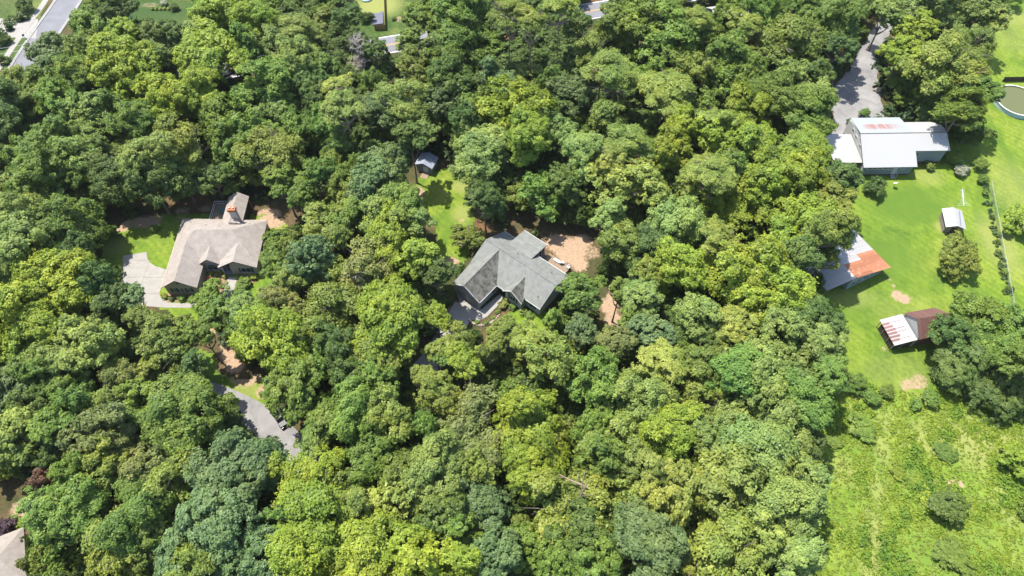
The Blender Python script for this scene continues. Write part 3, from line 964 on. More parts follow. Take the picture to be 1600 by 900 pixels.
for x, y, z in ((14.6, 2.6, 4.9), (6.5, 1.8, 5.2), (15.8, -3.4, 4.4)):
    vent(HC, x, y, z, 'shutter')
DKx0, DKx1, DKy0, DKy1 = 9.4, 15.2, 5.05, 8.7
for k in range(12):
    y0 = DKy0 + (DKy1 - DKy0) * k / 12
    MB().box(DKx0, DKx1, y0 + .012, y0 + (DKy1 - DKy0) / 12 - .012, .62, .72 + .006 * (k % 3)).build('deck_board', 'wood_deck', HC)
db = MB()
db.box(DKx0 + .05, DKx1 - .05, DKy0 + .05, DKy1 - .05, .1, .6)
db.build('deck_frame', 'wood_grey', HC)


def lc(x, y, z=0, Hh=HC):
    c, s = math.cos(Hh.rotation_euler.z), math.sin(Hh.rotation_euler.z)
    return (Hh.location.x + x * c - y * s, Hh.location.y + x * s + y * c, z)


def chair(loc, rz, label, group):
    t = thing('garden_chair', label, 'chair', loc, rz, group)
    MB().box(-.28, .28, -.28, .28, .38, .43).build('seat', 'plastic_white', t)
    MB().box(-.28, .28, .25, .31, .43, .95).build('backrest', 'plastic_white', t)
    for x in (-.32, .28):
        MB().box(x, x + .05, -.28, .28, .6, .65).build('armrest', 'plastic_white', t)
    for x in (-.25, .25):
        for y in (-.25, .25):
            MB().box(x - .03, x + .03, y - .03, y + .03, 0, .38).build('leg', 'plastic_white', t)
    return t


g_ = 'white furniture on the deck of the grey house'
chair(lc(14.9, 8.1, .74), -0.6, 'white garden chair at the far corner of the bare wooden deck', g_)
chair(lc(13.3, 8.3, .74), 2.2, 'white garden chair halfway along the outer edge of the bare deck', g_)
lo = thing('sun_lounger', 'long white sun lounger on the deck edge behind the grey house', 'lounger', lc(12.2, 8.0, .74), math.radians(-39) , g_)
MB().box(-.95, .5, -.3, .3, .28, .36).build('seat', 'plastic_white', lo)
MB().wallpoly([(.5, -.3, .28), (1.1, -.3, .75), (1.1, -.3, .83), (.5, -.3, .36)], (0, .6, 0)).build('backrest', 'plastic_white', lo)
for x in (-.85, .4):
    for y in (-.25, .25):
        MB().box(x - .03, x + .03, y - .03, y + .03, 0, .28).build('leg', 'plastic_white', lo)
# stones that edge the bed along the apron
st = thing('stone_edging', 'curved row of rough brown stones edging the bed beside the pale apron', 'edging', G(752, 508))
o0 = st.location
path = [(733, 500), (738, 505), (745, 508), (752, 509), (760, 508), (767, 505), (773, 500), (778, 495), (782, 490), (722, 494)]
for i in range(len(path) - 2):
    for k in range(2):
        p = G(path[i][0] + (path[i + 1][0] - path[i][0]) * k / 2, path[i][1] + (path[i + 1][1] - path[i][1]) * k / 2) - o0
        s_ = random.uniform(.28, .45)
        vv = []
        for z in (0, 1):
            for q in range(6):
                a = q * PI / 3 + random.uniform(-.2, .2)
                rr = s_ * random.uniform(.75, 1.1) * (1 if z == 0 else .7)
                vv.append((p.x + rr * math.cos(a), p.y + rr * math.sin(a), z * s_ * .8 + (random.uniform(-.05, .05) if z else 0)))
        MB().add(vv, [(6, 7, 8, 9, 10, 11)] + [(q, (q + 1) % 6, 6 + (q + 1) % 6, 6 + q) for q in range(6)]).build('stone', 'stone', st)

# ------------------------------------------------------------------ white-roofed house on the right
HW = thing('house', 'long house with a bright white metal roof and rust runs behind its ridge', 'house', (79.57, 119.03, 0), math.radians(1.14))
r = MB()
r.slab([(-.1, 0, 6.5), (19.7, 0, 6.5), (19.9, -4.1, 4.85), (11.95, -4.1, 4.85), (11.8, -7.5, 3.5), (-.4, -7.5, 3.5)], .12)
r.build('roof', 'tin_white', HW)
r = MB()
r.slab([(0, 0.02, 6.5), (12.1, 0.02, 6.5), (12.15, 7.3, 4.5), (.6, 7.3, 4.5)], .12)
r.build('roof', 'tin_runs', HW)['label'] = 'rear roof slope with red rust runs'
r = MB()
r.slab([(12.12, 0.02, 6.5), (19.7, 0.02, 6.5), (20.3, 2.4, 5.75), (20.1, 3.5, 5.45), (19.4, 4.4, 5.25), (18.3, 4.95, 5.12), (12.16, 4.95, 5.12)], .12)
r.build('roof', 'tin_white', HW)
MB().tube([(-.1, 0, 6.5), (12.1, 0, 6.5)], .11, 5).build('ridge_cap', 'ridge_dark', HW)
MB().tube([(12.1, 0, 6.5), (19.75, 0, 6.5)], .1, 5).build('ridge_cap', 'ridge_dark', HW)
wl = MB()
wl.box(.3, 11.4, -7.0, 6.9, .55, 3.3)
wl.wallpoly([(.3, -7.0, 3.3), (.3, 6.9, 3.3), (.3, 6.9, 4.4), (.3, 0, 6.3), (.3, -7.0, 3.5)], (.25, 0, 0))
wl.box(11.4, 19.4, -3.7, 4.5, 1.1, 4.6)
wl.wallpoly([(19.15, -3.7, 4.6), (19.15, 4.5, 4.6), (19.15, 4.5, 5.0), (19.15, 0, 6.3), (19.15, -3.7, 4.8)], (.25, 0, 0))
wl.build('wall', 'siding_white', HW)
fb = MB()
fb.box(.32, 11.38, -7.03, -6.95, .55, 3.38)
fb.box(11.5, 19.42, -3.74, -3.66, 1.1, 4.7)
fb.build('front_wall', 'siding_blue', HW)
fb = MB()
fb.box(.34, 11.36, -6.9, 6.8, 0, .54)
fb.box(11.36, 19.3, -3.6, 4.4, 0, 1.09)
fb.build('foundation', 'brick_dark', HW)
fw = ((0, -7.03), (1, 0), (0, -1))
for c in (1.5, 2.7, 3.9, 5.1, 6.3, 9.2):
    window(HW, fw, c, 2.2, .75, .75)
window(HW, ((0, -3.74), (1, 0), (0, -1)), 12.9, 3.0, 1.2, .9)
for c in (-4.2, -1.6, 1.4, 3.6):
    window(HW, ((.3, 0), (0, 1), (-1, 0)), c, 3.6, .8, .8)
door(HW, fw, 7.6, .95, 2.0, 'siding_white', .6)
sp = MB()
for k in range(3):
    sp.box(7.1, 8.1, -7.1 - .3 * (k + 1), -7.08 - .3 * k, 0, .5 - .15 * k)
sp.build('steps', 'concrete', HW)
MB().tube([(8.2, -7.1, .5), (8.2, -7.1, 1.4), (8.2, -8.0, 1.0), (8.2, -8.0, 0)], .04, 5).build('handrail', 'plastic_white', HW)
r = MB()
r.slab([(-6.4, 3.9, 2.85), (.15, 3.55, 2.95), (.2, -5.65, 2.95), (-6.2, -5.4, 2.85)], .12)
r.build('carport_roof', 'tin_white', HW)
for x, y in ((-6.2, 3.7), (-6.0, -5.2), (-6.1, -.8), (-2.5, -5.3), (-2.5, 3.6)):
    MB().tube([(x, y, 0), (x, y, 2.75)], .06, 6).build('carport_post', 'trim', HW)
gutter(HW, [(-.4, -7.58, 3.42), (11.8, -7.58, 3.42)])

# ------------------------------------------------------------------ rusty barn
HB = thing('barn', 'old barn with half rusty orange and half white tin roof at the wood edge', 'barn', (77.56, 84.12, 0), math.radians(-63.36))
eave = lambda x: (x, 0.0, 2.8)
n = 15
for i in range(n):
    x0, x1 = -11.0 + 11.0 * i / n, -11.0 + 11.0 * (i + 1) / n
    rust_ = x0 >= -5.2
    dz = .012 * (i % 2)
    for a0, a1, kk in ((0.0, .52, 0), (.5, 1.0, 1)):
        q = lambda x, t: (x + (-.55 * t if True else 0), -9.5 * t, 2.8 + 1.6 * t + dz + .015 * kk)
        mname = 'tin_rust' if rust_ else 'tin_weathered'
        if rust_ and kk == 1 and i in (8, 9):
            mname = 'tin_weathered'
        MB().slab([q(x0, a0), q(x1 - .02, a0), q(x1 - .02, a1), q(x0, a1)], .05).build('roof_sheet', mname, HB)
    q2 = lambda x, t: (x - .55 - .9 * t, -9.5 - 5.9 * t, 4.4 - 1.8 * t + dz)
    MB().slab([q2(x0, 0), q2(x1 - .02, 0), q2(x1 - .02, 1), q2(x0, 1)], .05).build('roof_sheet', 'tin_weathered', HB)
wl = MB()
wl.wallpoly([(-.9, -.8, 0), (-.9, -9.9, 0), (-.9, -9.5, 4.2), (-.9, -.8, 2.8)], (-.15, 0, 0))
wl.wallpoly([(-10.6, -.8, 0), (-10.6, -9.9, 0), (-10.6, -9.5, 4.2), (-10.6, -.8, 2.8)], (.15, 0, 0))
wl.box(-10.45, -1.05, -.95, -.8, 0, 2.75)
wl.box(-10.45, -1.05, -9.9, -9.75, 0, 4.1)
wl.build('wall', 'wall_teal', HB)
fw = ((-.9, 0), (0, -1), (1, 0))
window(HB, fw, 2.2, 1.1, .7, .9, frame='wall_teal')
window(HB, fw, 5.2, 1.0, 1.3, 1.0, frame='trim')
window(HB, fw, 8.6, 1.0, .8, .9, frame='wall_teal')
door(HB, fw, 7.0, 1.0, 2.0, 'siding_blue')
for i in range(4):
    MB().tube([(-1.9 - 2.9 * i, -15.0, 0), (-1.9 - 2.9 * i, -15.0, 2.6)], .1, 6).build('post', 'wood_grey', HB)
MB().box(-10.3, -9.9, -15.0, -10.0, 0, 2.7).build('back_wall', 'wood_dark', HB)

# ------------------------------------------------------------------ brown and white shed
HS = thing('shed', 'steep brown metal shed with a flat white lean-to under the big oak', 'shed', (72.57, 66.21, 0), math.radians(11.29))
for i in range(8):
    y0 = -.25 + 5.9 * i / 8
    y1 = y0 + 5.9 / 8 - .02
    dz = .015 * (i % 2)
    MB().slab([(.35 - .0, y0, 2.42 + dz), (4.75, y0, 3.2 + dz), (4.75, y1, 3.2 + dz), (.35, y1, 2.42 + dz)], .05).build('roof_sheet', 'tin_white', HS)
    if 1 <= i <= 6:
        e = (1.9, 2.3, 2.1, 2.2, 2.0, 1.7)[i - 1]
        f_ = lambda x: 2.42 + .78 * (x - .35) / 4.4
        MB().slab([(.33, y0 + .06, f_(.33) + dz + .025), (e, y0 + .06, f_(e) + dz + .025), (e, y0 + .56, f_(e) + dz + .025), (.33, y0 + .56, f_(.33) + dz + .025)], .02).build('roof_patch', 'tin_red', HS)
        if i in (1, 3, 4, 6):
            MB().slab([(e + .1, y0 + .28, f_(e + .1) + dz + .02), (3.9, y0 + .28, f_(3.9) + dz + .02), (3.9, y0 + .40, f_(3.9) + dz + .02), (e + .1, y0 + .40, f_(e + .1) + dz + .02)], .015).build('roof_patch', 'tin_red', HS)
for i in range(9):
    x0 = 4.9 + 6.6 * i / 9
    x1 = x0 + 6.6 / 9 - .02
    dz = .015 * (i % 2)
    MB().slab([(x0, 2.7, 6 + dz), (x1, 2.7, 6 + dz), (x1, -.35, 3.35 + dz), (x0, -.35, 3.35 + dz)], .05).build('roof_sheet', 'tin_brown', HS)
    MB().slab([(x0, 2.7, 6 + dz), (x1, 2.7, 6 + dz), (x1, 5.6, 3.5 + dz), (x0, 5.6, 3.5 + dz)], .05).build('roof_sheet', 'tin_brown', HS)
wl = MB()
wl.wallpoly([(5.1, .05, 0), (5.1, 5.3, 0), (5.1, 5.3, 3.55), (5.1, 2.7, 5.85), (5.1, .05, 3.55)], (.12, 0, 0))
wl.build('gable_wall', 'siding_white', HS)
wl = MB()
wl.box(5.22, 11.2, .05, .17, 0, 3.5)
wl.box(5.22, 11.2, 5.15, 5.27, 0, 3.5)
wl.box(11.05, 11.2, .17, 5.15, 0, 3.6)
wl.build('wall', 'tin_brown', HS)
wl = MB()
wl.box(1.0, 5.05, 4.9, 5.05, 0, 2.5)
wl.box(.62, .74, .2, 4.9, 0, 2.3)
wl.box(.74, 5.05, .12, .24, 0, 2.3)
wl.build('shade_wall', 'wood_dark', HS)  # dark boards added in place of the shade beneath the lean-to roof
for x, y in ((.5, 0), (.55, 1.8), (.55, 3.6), (.6, 5.3), (2.6, 0), (4.6, 0)):
    MB().tube([(x, y, 0), (x, y, 2.4 + .17 * x)], .09, 6).build('post', 'wood_grey', HS)
MB().slab([(9.4, -.8, .5), (10.6, -.9, .35), (10.4, -.2, .9), (9.5, -.2, 1.0)], .06).build('loose_sheet', 'cut_wood', HS)

# ------------------------------------------------------------------ little white-roofed shed
HK = thing('shed', 'little grey plank shed with a plain white tin gable roof alone on the lawn', 'shed', (92.86, 95.17, 0), math.radians(-9.73))
r = MB()
r.slab([(0, -.05, 2.3), (2.0, -.05, 3.1), (2.0, 5.2, 3.1), (0, 5.2, 2.3)], .08)
r.build('roof', 'tin_white', HK)
r = MB()
r.slab([(4.2, -.05, 2.3), (2.005, -.05, 3.1), (2.005, 5.2, 3.1), (4.2, 5.2, 2.3)], .08)
r.build('roof', 'tin_white', HK)
for i in range(9):
    x0 = .35 + 3.5 * i / 9
    zt = 2.25 + .8 * (1 - abs((x0 + .19) - 2.0) / 2.0) * .82
    MB().box(x0 + .012, x0 + 3.5 / 9 - .012, .35, .41 + .012 * (i % 2), 0, zt).build('plank', 'wood_grey', HK)
wl = MB()
wl.box(.36, .42, .45, 4.8, 0, 2.3)
wl.box(3.78, 3.84, .45, 4.8, 0, 2.3)
wl.box(.42, 3.78, 4.74, 4.8, 0, 2.3)
wl.build('wall', 'wood_grey', HK)
door(HK, ((0, .35), (1, 0), (0, -1)), 2.1, 1.1, 1.9, 'wood_dark')

# ------------------------------------------------------------------ small shed behind the clearing
HM = thing('shed', 'small blue-grey shed in deep shade at the head of the clearing', 'shed', G(668, 262), math.radians(-20))
r = MB()
r.slab([(-2.2, -1.9, 2.2), (0, -1.9, 3.2), (0, 1.9, 3.2), (-2.2, 1.9, 2.2)], .1)
r.slab([(2.2, -1.9, 2.2), (0, -1.9, 3.2), (0, 1.9, 3.2), (2.2, 1.9, 2.2)], .1)
r.build('roof', 'shingle_blue', HM)
wl = MB()
wl.box(-1.9, 1.9, -1.6, 1.6, 0, 2.15)
wl.wallpoly([(-1.9, -1.6, 2.15), (1.9, -1.6, 2.15), (0, -1.6, 3.0)], (0, .1, 0))
wl.wallpoly([(-1.9, 1.6, 2.15), (1.9, 1.6, 2.15), (0, 1.6, 3.0)], (0, -.1, 0))
wl.build('wall', 'siding_blue', HM)
door(HM, ((0, -1.6), (1, 0), (0, -1)), .4, 1.2, 1.9, 'trim')
MB().slab([(-.4, -1.65, .3), (1.3, -1.65, .3), (1.3, -3.4, .05), (-.4, -3.4, .05)], .05).build('ramp', 'wood_deck', HM)

# ------------------------------------------------------------------ house at the lower left corner, and the one beyond the top edge
HL = thing('house', 'pale-roofed house cut by the lower left corner of the photo', 'house', G(2, 893), math.radians(24))
r = MB()
r.slab([(-9, -4.5, 3), (5.2, -4.5, 3), (2.2, 0, 5.2), (-9, 0, 5.2)], .14)
r.slab([(-9, 4.5, 3), (5.2, 4.5, 3), (2.2, 0, 5.2), (-9, 0, 5.2)], .14)
r.slab([(5.2, -4.5, 3), (5.2, 4.5, 3), (2.2, 0, 5.2)], .14)
r.build('roof', 'shingle_tan', HL)
MB().box(-8.6, 4.7, -4, 4, 0, 2.85).build('wall', 'siding_tan', HL)
HT = thing('house', 'blue-grey roofed house showing only its eave at the top edge', 'house', G(268, -30), math.radians(-6))
r = MB()
r.slab([(-8, -5, 3), (5.6, -5, 3), (2.4, 0, 5.4), (-8, 0, 5.4)], .14)
r.slab([(-8, 5, 3), (5.6, 5, 3), (2.4, 0, 5.4), (-8, 0, 5.4)], .14)
r.slab([(5.6, -5, 3), (5.6, 5, 3), (2.4, 0, 5.4)], .14)
r.build('roof', 'shingle_blue', HT)
MB().box(-7.6, 5.1, -4.5, 4.5, 0, 2.85).build('wall', 'brick_dark', HT)
gutter(HT, [(-8, -5.08, 2.92), (5.6, -5.08, 2.92)])
# pale roof glimpsed between the pines on the right
HG = thing('house', 'white house glimpsed between two pines near the top edge', 'house', G(1133, 35), 0.2)
r = MB()
r.slab([(-5, -3.5, 3), (5, -3.5, 3), (5, 0, 4.8), (-5, 0, 4.8)], .12)
r.slab([(-5, 3.5, 3), (5, 3.5, 3), (5, 0, 4.8), (-5, 0, 4.8)], .12)
r.build('roof', 'tin_white', HG)
MB().box(-4.7, 4.7, -3.2, 3.2, 0, 2.9).build('wall', 'siding_white', HG)

# ------------------------------------------------------------------ pool, fences, masts
pc = G(1591, 156.5, 1.2)
PR, PRY = 5.3, 5.6
pool = thing('swimming_pool', 'round above-ground pool with murky green water and a pale blue rim', 'pool', (pc.x, pc.y, 0))
n = 40
b = MB()
ring = [(math.cos(2 * PI * k / n), math.sin(2 * PI * k / n)) for k in range(n)]
V = []
for rr, z in ((1.0, 0), (1.0, 1.2), (.985, 1.2), (.985, .1)):
    V += [(PR * rr * c, PRY * rr * s, z) for c, s in ring]
b.add(V, [(j * n + k, j * n + (k + 1) % n, (j + 1) * n + (k + 1) % n, (j + 1) * n + k) for j in range(3) for k in range(n)])
b.build('pool_wall', 'blue_liner', pool)
b = MB()
V = []
for rr, z in ((1.02, 1.16), (1.02, 1.27), (.965, 1.27), (.965, 1.16)):
    V += [(PR * rr * c, PRY * rr * s, z) for c, s in ring]
b.add(V, [(j * n + k, j * n + (k + 1) % n, ((j + 1) % 4) * n + (k + 1) % n, ((j + 1) % 4) * n + k) for j in range(4) for k in range(n)])
b.build('rim', 'trim', pool)
b = MB()
b.add([(PR * .984 * c, PRY * .984 * s, 1.0) for c, s in ring], [tuple(range(n))])
b.build('water', 'water', pool)
a, c = G(1566, 128), G(1640, 127)
L = (c - a).length
pf = thing('board_fence', 'dark wooden board fence behind the round pool', 'fence', tuple(a), math.atan2(c.y - a.y, c.x - a.x))
for k in range(int(L / .45)):
    MB().box(k * .45, k * .45 + .41, -.02, .02 + .01 * (k % 2), .05, 1.55 + .04 * math.sin(k * 2.3)).build('board', 'wood_dark', pf)
for k in range(int(L / 2.4) + 1):
    MB().box(k * 2.4 - .06, k * 2.4 + .06, .03, .15, 0, 1.6).build('post', 'wood_dark', pf)
# chain-link fence on the right
fpts = [G(x, y) for x, y in [(1545, 288), (1551, 320), (1557, 350), (1563, 385), (1569, 418), (1577, 462), (1584, 500)]]
cf = thing('wire_fence', 'silvery chain-link fence crossing the lawn beside a line of weeds', 'fence', tuple(fpts[0]))
o0 = fpts[0]
net = MB()
rail = MB()
for i in range(len(fpts) - 1):
    p, q = fpts[i] - o0, fpts[i + 1] - o0
    L = (q - p).length
    k = max(1, round(L / 2.6))
    for j in range(k):
        s = p.lerp(q, j / k)
        MB().tube([(s.x, s.y, 0), (s.x, s.y, 1.28)], .045, 6).build('post', 'metal', cf)
    rail.tube([(p.x, p.y, 1.22), (q.x, q.y, 1.22)], .03, 5)
    m_ = int(L / .22)
    for j in range(m_):
        for s0, s1 in ((j, j + 4), (j + 4, j)):
            a = p.lerp(q, min(1, s0 / m_))
            c = p.lerp(q, min(1, s1 / m_))
            net.tube([(a.x, a.y, .03), (c.x, c.y, 1.2)], .007, 3, False)
rail.build('top_rail', 'metal', cf)
net.build('netting', 'metal', cf)['kind'] = 'stuff'
# privacy fence by the far yard
fa, fb_, fc_ = G(600.5, -20), G(603, 47), G(583, 48)
bf = thing('privacy_fence', 'brown board privacy fence turning a corner in the far yard', 'fence', tuple(fb_))
for p, q in ((fb_ - fb_, fa - fb_), (fb_ - fb_, fc_ - fb_)):
    d = (q - p)
    L = d.length
    d.normalize()
    nn = Vector((-d.y, d.x, 0)) * .03
    k = int(L / .5)
    for j in range(k):
        s, e = p + d * (j * .5), p + d * (j * .5 + .47)
        bb = MB()
        h = 1.75 + .03 * (j % 3)
        bb.wallpoly([(s.x, s.y, .03), (e.x, e.y, .03), (e.x, e.y, h), (s.x, s.y, h)], (nn.x, nn.y, 0))
        bb.build('board', 'fence_brown', bf)
tp = G(592, 30)
tr_ = MB()
tr_.slab([tuple(G(582, 20, .35)), tuple(G(590, 20.5, .32)), tuple(G(598.5, 17, .38)), tuple(G(598.5, 36.5, .35)), tuple(G(582, 38.5, .3))], .05)
tag(tr_.build('tarp', 'tarp', None), 'flat grey tarp spread in the corner of the brown board fence', 'tarp')
bp = thing('paddling_pool', 'small blue paddling pool at the top edge beyond the fenced yard', 'pool', G(573, -2))
b = MB()
b.tube([(1.5 * math.cos(2 * PI * k / 20), 1.5 * math.sin(2 * PI * k / 20), .3) for k in range(21)], .28, 6)
b.build('ring', 'blue_liner', bp)
b = MB(); b.add([(1.4 * math.cos(2 * PI * k / 20), 1.4 * math.sin(2 * PI * k / 20), .3) for k in range(20)], [tuple(range(20))]); b.build('water', 'blue_liner', bp)
# lamp post by the drive
lp0 = G(1303, 143)
lp = thing('lamp_post', 'thin grey lamp post with one white lamp beside the shaded drive', 'lamp post', tuple(G(1285, 131)))
MB().tube([(0, 0, 0), (0, 0, 5.2)], [.09, .06], 8).build('pole', 'metal', lp)
MB().tube([(0, 0, 5.1), (.5, -.1, 5.3)], .04, 6).build('arm', 'metal', lp)
b = MB(); b.tube([(.5, -.1, 5.05), (.5, -.1, 5.15), (.5, -.1, 5.4)], [.32, .28, .06], 10); b.build('lamp', 'plastic_white', lp)
d = lp0 - lp.location
MB().tube([(0, 0, 5.0), (d.x, d.y, 0)], .03, 5).build('guy_wire', 'metal', lp)
# TV aerial on a mast behind the little shed
bm0, bm1 = G(1503.8, 296, 8.0), G(1506, 321, 8.0)
mid = (bm0 + bm1) / 2
ae = thing('television_aerial', 'white many-armed television aerial on a tall thin mast above the lawn', 'aerial', (mid.x, mid.y, 0))
MB().tube([(0, 0, 0), (0, 0, 8.0)], .025, 6).build('mast', 'metal', ae)
MB().tube([tuple(bm0 - mid + Vector((0, 0, 8))), tuple(bm1 - mid + Vector((0, 0, 8)))], .07, 6).build('boom', 'plastic_white', ae)
for k in range(12):
    t = k / 11
    c = (bm0.lerp(bm1, t) - mid) + Vector((0, 0, 8.05))
    hw = .38 + 1.05 * t ** 4 + .2 * (1 - t) ** 3
    MB().tube([(c.x - hw, c.y, c.z), (c.x + hw, c.y + .05, c.z)], .016, 5).build('element', 'plastic_white', ae)
# satellite dish
ds = thing('satellite_dish', 'small white satellite dish on a post in the lawn before the white-roofed house', 'dish', tuple(G(1395.5, 293)))
MB().tube([(0, 0, 0), (0, 0, 1.3)], .05, 6).build('post', 'metal', ds)
b = MB()
V = [(0, 0, 0)]
for rr, dz in ((.28, .04), (.5, .13)):
    V += [(rr * math.cos(2 * PI * k / 14), rr * math.sin(2 * PI * k / 14), dz) for k in range(14)]
from mathutils import Euler
R_ = Euler((math.radians(-40), 0, math.radians(20))).to_matrix()
V = [tuple(R_ @ Vector(p) + Vector((0, 0, 1.35))) for p in V]
b.add(V, [(0, 1 + k, 1 + (k + 1) % 14) for k in range(14)] + [(1 + k, 15 + k, 15 + (k + 1) % 14, 1 + (k + 1) % 14) for k in range(14)])
b.build('reflector', 'plastic_white', ds)
MB().tube([(0, 0, 1.3), tuple(R_ @ Vector((0, 0, .5)) + Vector((0, 0, 1.3)))], .02, 5).build('feed_arm', 'metal', ds)
# old log rail beside the drive
p, q = G(1345, 71), G(1324, 99)
lg = MB()
lg.tube([tuple(p + Vector((0, 0, .18))), tuple(p.lerp(q, .5) + Vector((.1, 0, .2))), tuple(q + Vector((0, 0, .18)))], [.16, .2, .18], 8)
tag(lg.build('log', 'wood_dark'), 'dark log lying along the shaded left edge of the asphalt drive', 'log')
# mailbox by the far drive
mb = thing('mailbox', 'small dark mailbox on a post beside the far pale driveway', 'mailbox', tuple(G(40, 61)))
MB().box(-.05, .05, -.05, .05, 0, 1.05).build('post', 'trim', mb)
MB().box(-.16, .16, -.3, .3, 1.05, 1.4).build('box', 'dark', mb)
# wires at the left edge
for i, (y0, y1) in enumerate(((73, 68.5), (81, 77))):
    a, c = G(-60, y0 + 6, 8), G(42, y1, 8)
    pts = [a.lerp(c, t / 8) - Vector((0, 0, .5 * math.sin(PI * t / 8))) for t in range(9)]
    c_ = MB().tube([tuple(p) for p in pts], .035, 4)
    tag(c_.build('power_line', 'fascia_grey'), ('upper' if i == 0 else 'lower') + ' of two pale wires crossing the lawn at the left edge', 'wire', 'wires at the left edge')

# black car under the trees by the lane
cr = thing('parked_car', 'black car half hidden by a crown at the edge of the curved lane', 'car', tuple(G(439, 654)), math.radians(-52))
prof = [(-2.2, .35), (-2.25, .75), (-2.0, .95), (-1.45, 1.0), (-.95, 1.42), (.55, 1.45), (1.15, 1.0), (2.05, .9), (2.25, .65), (2.2, .35)]
b = MB()
n = len(prof)
sec = [(-.9, .0), (-.84, .04), (.84, .04), (.9, .0)]
V = []
for (y, ins) in sec:
    for x, z in prof:
        sc_ = .8 if z > 1.2 else 1.0
        V.append((x, y * sc_, z + (ins if z > .5 else 0)))
Fc = [tuple(range(n))[::-1], tuple(range(3 * n, 4 * n))]
for j in range(3):
    Fc += [(j * n + i, j * n + (i + 1) % n, (j + 1) * n + (i + 1) % n, (j + 1) * n + i) for i in range(n)]
b.add(V, Fc)
b.build('body', 'black_paint', cr)
g = MB()
g.slab([(.62, -.62, 1.46), (1.12, -.74, 1.07), (1.12, .74, 1.07), (.62, .62, 1.46)], .012)
g.slab([(-1.0, -.62, 1.44), (-1.42, -.74, 1.07), (-1.42, .74, 1.07), (-1.0, .62, 1.44)], .012)
g.build('windscreen', 'glass_dark', cr)
for x in (-1.4, 1.4):
    for y in (-.88, .88):
        wo = MB().tube([(x, y - .1, .33), (x, y + .1, .33)], .33, 14).build('wheel', 'tyre', cr)
        s_ = 1 if y > 0 else -1
        MB().tube([(x, y + s_ * .1, .33), (x, y + s_ * .115, .33)], .2, 10).build('rim', 'metal', wo)
for y in (-.6, .6):
    MB().box(2.2, 2.27, y - .18, y + .18, .6, .72).build('headlight', 'metal', cr)
# junk beside the white-roofed house
for i, (px, py, s_) in enumerate(((1328, 203, .9), (1331, 199, .6))):
    p = G(px, py)
    b = MB()
    b.box(-.9 * s_, .9 * s_, -.5 * s_, .5 * s_, .15, .2 + .6 * s_)
    t = thing('cart', ('larger' if i == 0 else 'smaller') + ' pale cart parked where the drive meets the white-roofed house', 'cart', tuple(p), .6 + i)
    b.build('bed', 'plastic_white' if i == 0 else 'metal', t)
    for y in (-.55 * s_, .55 * s_):
        MB().tube([(0, y - .05, .2), (0, y + .05, .2)], .2, 10).build('wheel', 'tyre', t)
# boulders by the right verge of the drive
bd = MB()
V = []
random.seed(3)
for z, rr in ((0, 1.0), (.5, .95), (.9, .5)):
    for k in range(9):
        a = 2 * PI * k / 9
        V.append((1.3 * rr * math.cos(a) * random.uniform(.8, 1.1), .8 * rr * math.sin(a) * random.uniform(.8, 1.1), z + random.uniform(-.08, .08)))
bd.add(V, [tuple(range(18, 27))] + [(j * 9 + k, j * 9 + (k + 1) % 9, (j + 1) * 9 + (k + 1) % 9, (j + 1) * 9 + k) for j in range(2) for k in range(9)])
o = bd.build('boulder', 'stone')
o.location = G(1371, 142)
tag(o, 'brown boulder on the verge between the drive and the big trees', 'boulder')

# ------------------------------------------------------------------ foliage prototypes
def leaves(C, OUT, size, rng, upbias=0.35, jit=0.75, asp=1.5):
    """one four-cornered leaf spray per centre"""
    n = len(C)
    Nn = OUT * 0.8 + np.array([0, 0, upbias]) + rng.normal(0, jit, (n, 3)) * 0.45
    Nn /= np.linalg.norm(Nn, axis=1, keepdims=True) + 1e-9
    T = rng.normal(0, 1, (n, 3))
    T -= (T * Nn).sum(1, keepdims=True) * Nn
    T /= np.linalg.norm(T, axis=1, keepdims=True) + 1e-9
    B = np.cross(Nn, T)
    s = (size * rng.uniform(0.65, 1.35, n))[:, None]
    a = T * s * asp * 0.62
    b = B * s * 0.55
    droop = -Nn * s * 0.18
    V = np.stack([C - a + droop, C - b * 0.9 + a * 0.05, C + a + droop, C + b * 0.9 - a * 0.05], 1).reshape(-1, 3)
    Q = np.arange(4 * n).reshape(n, 4)
    return V, Q


def sph(n, rng, zmin=-1.0):
    z = rng.uniform(zmin, 1, n)
    p = rng.uniform(0, 2 * PI, n)
    r = np.sqrt(np.clip(1 - z * z, 0, 1))
    return np.stack([r * np.cos(p), r * np.sin(p), z], 1)


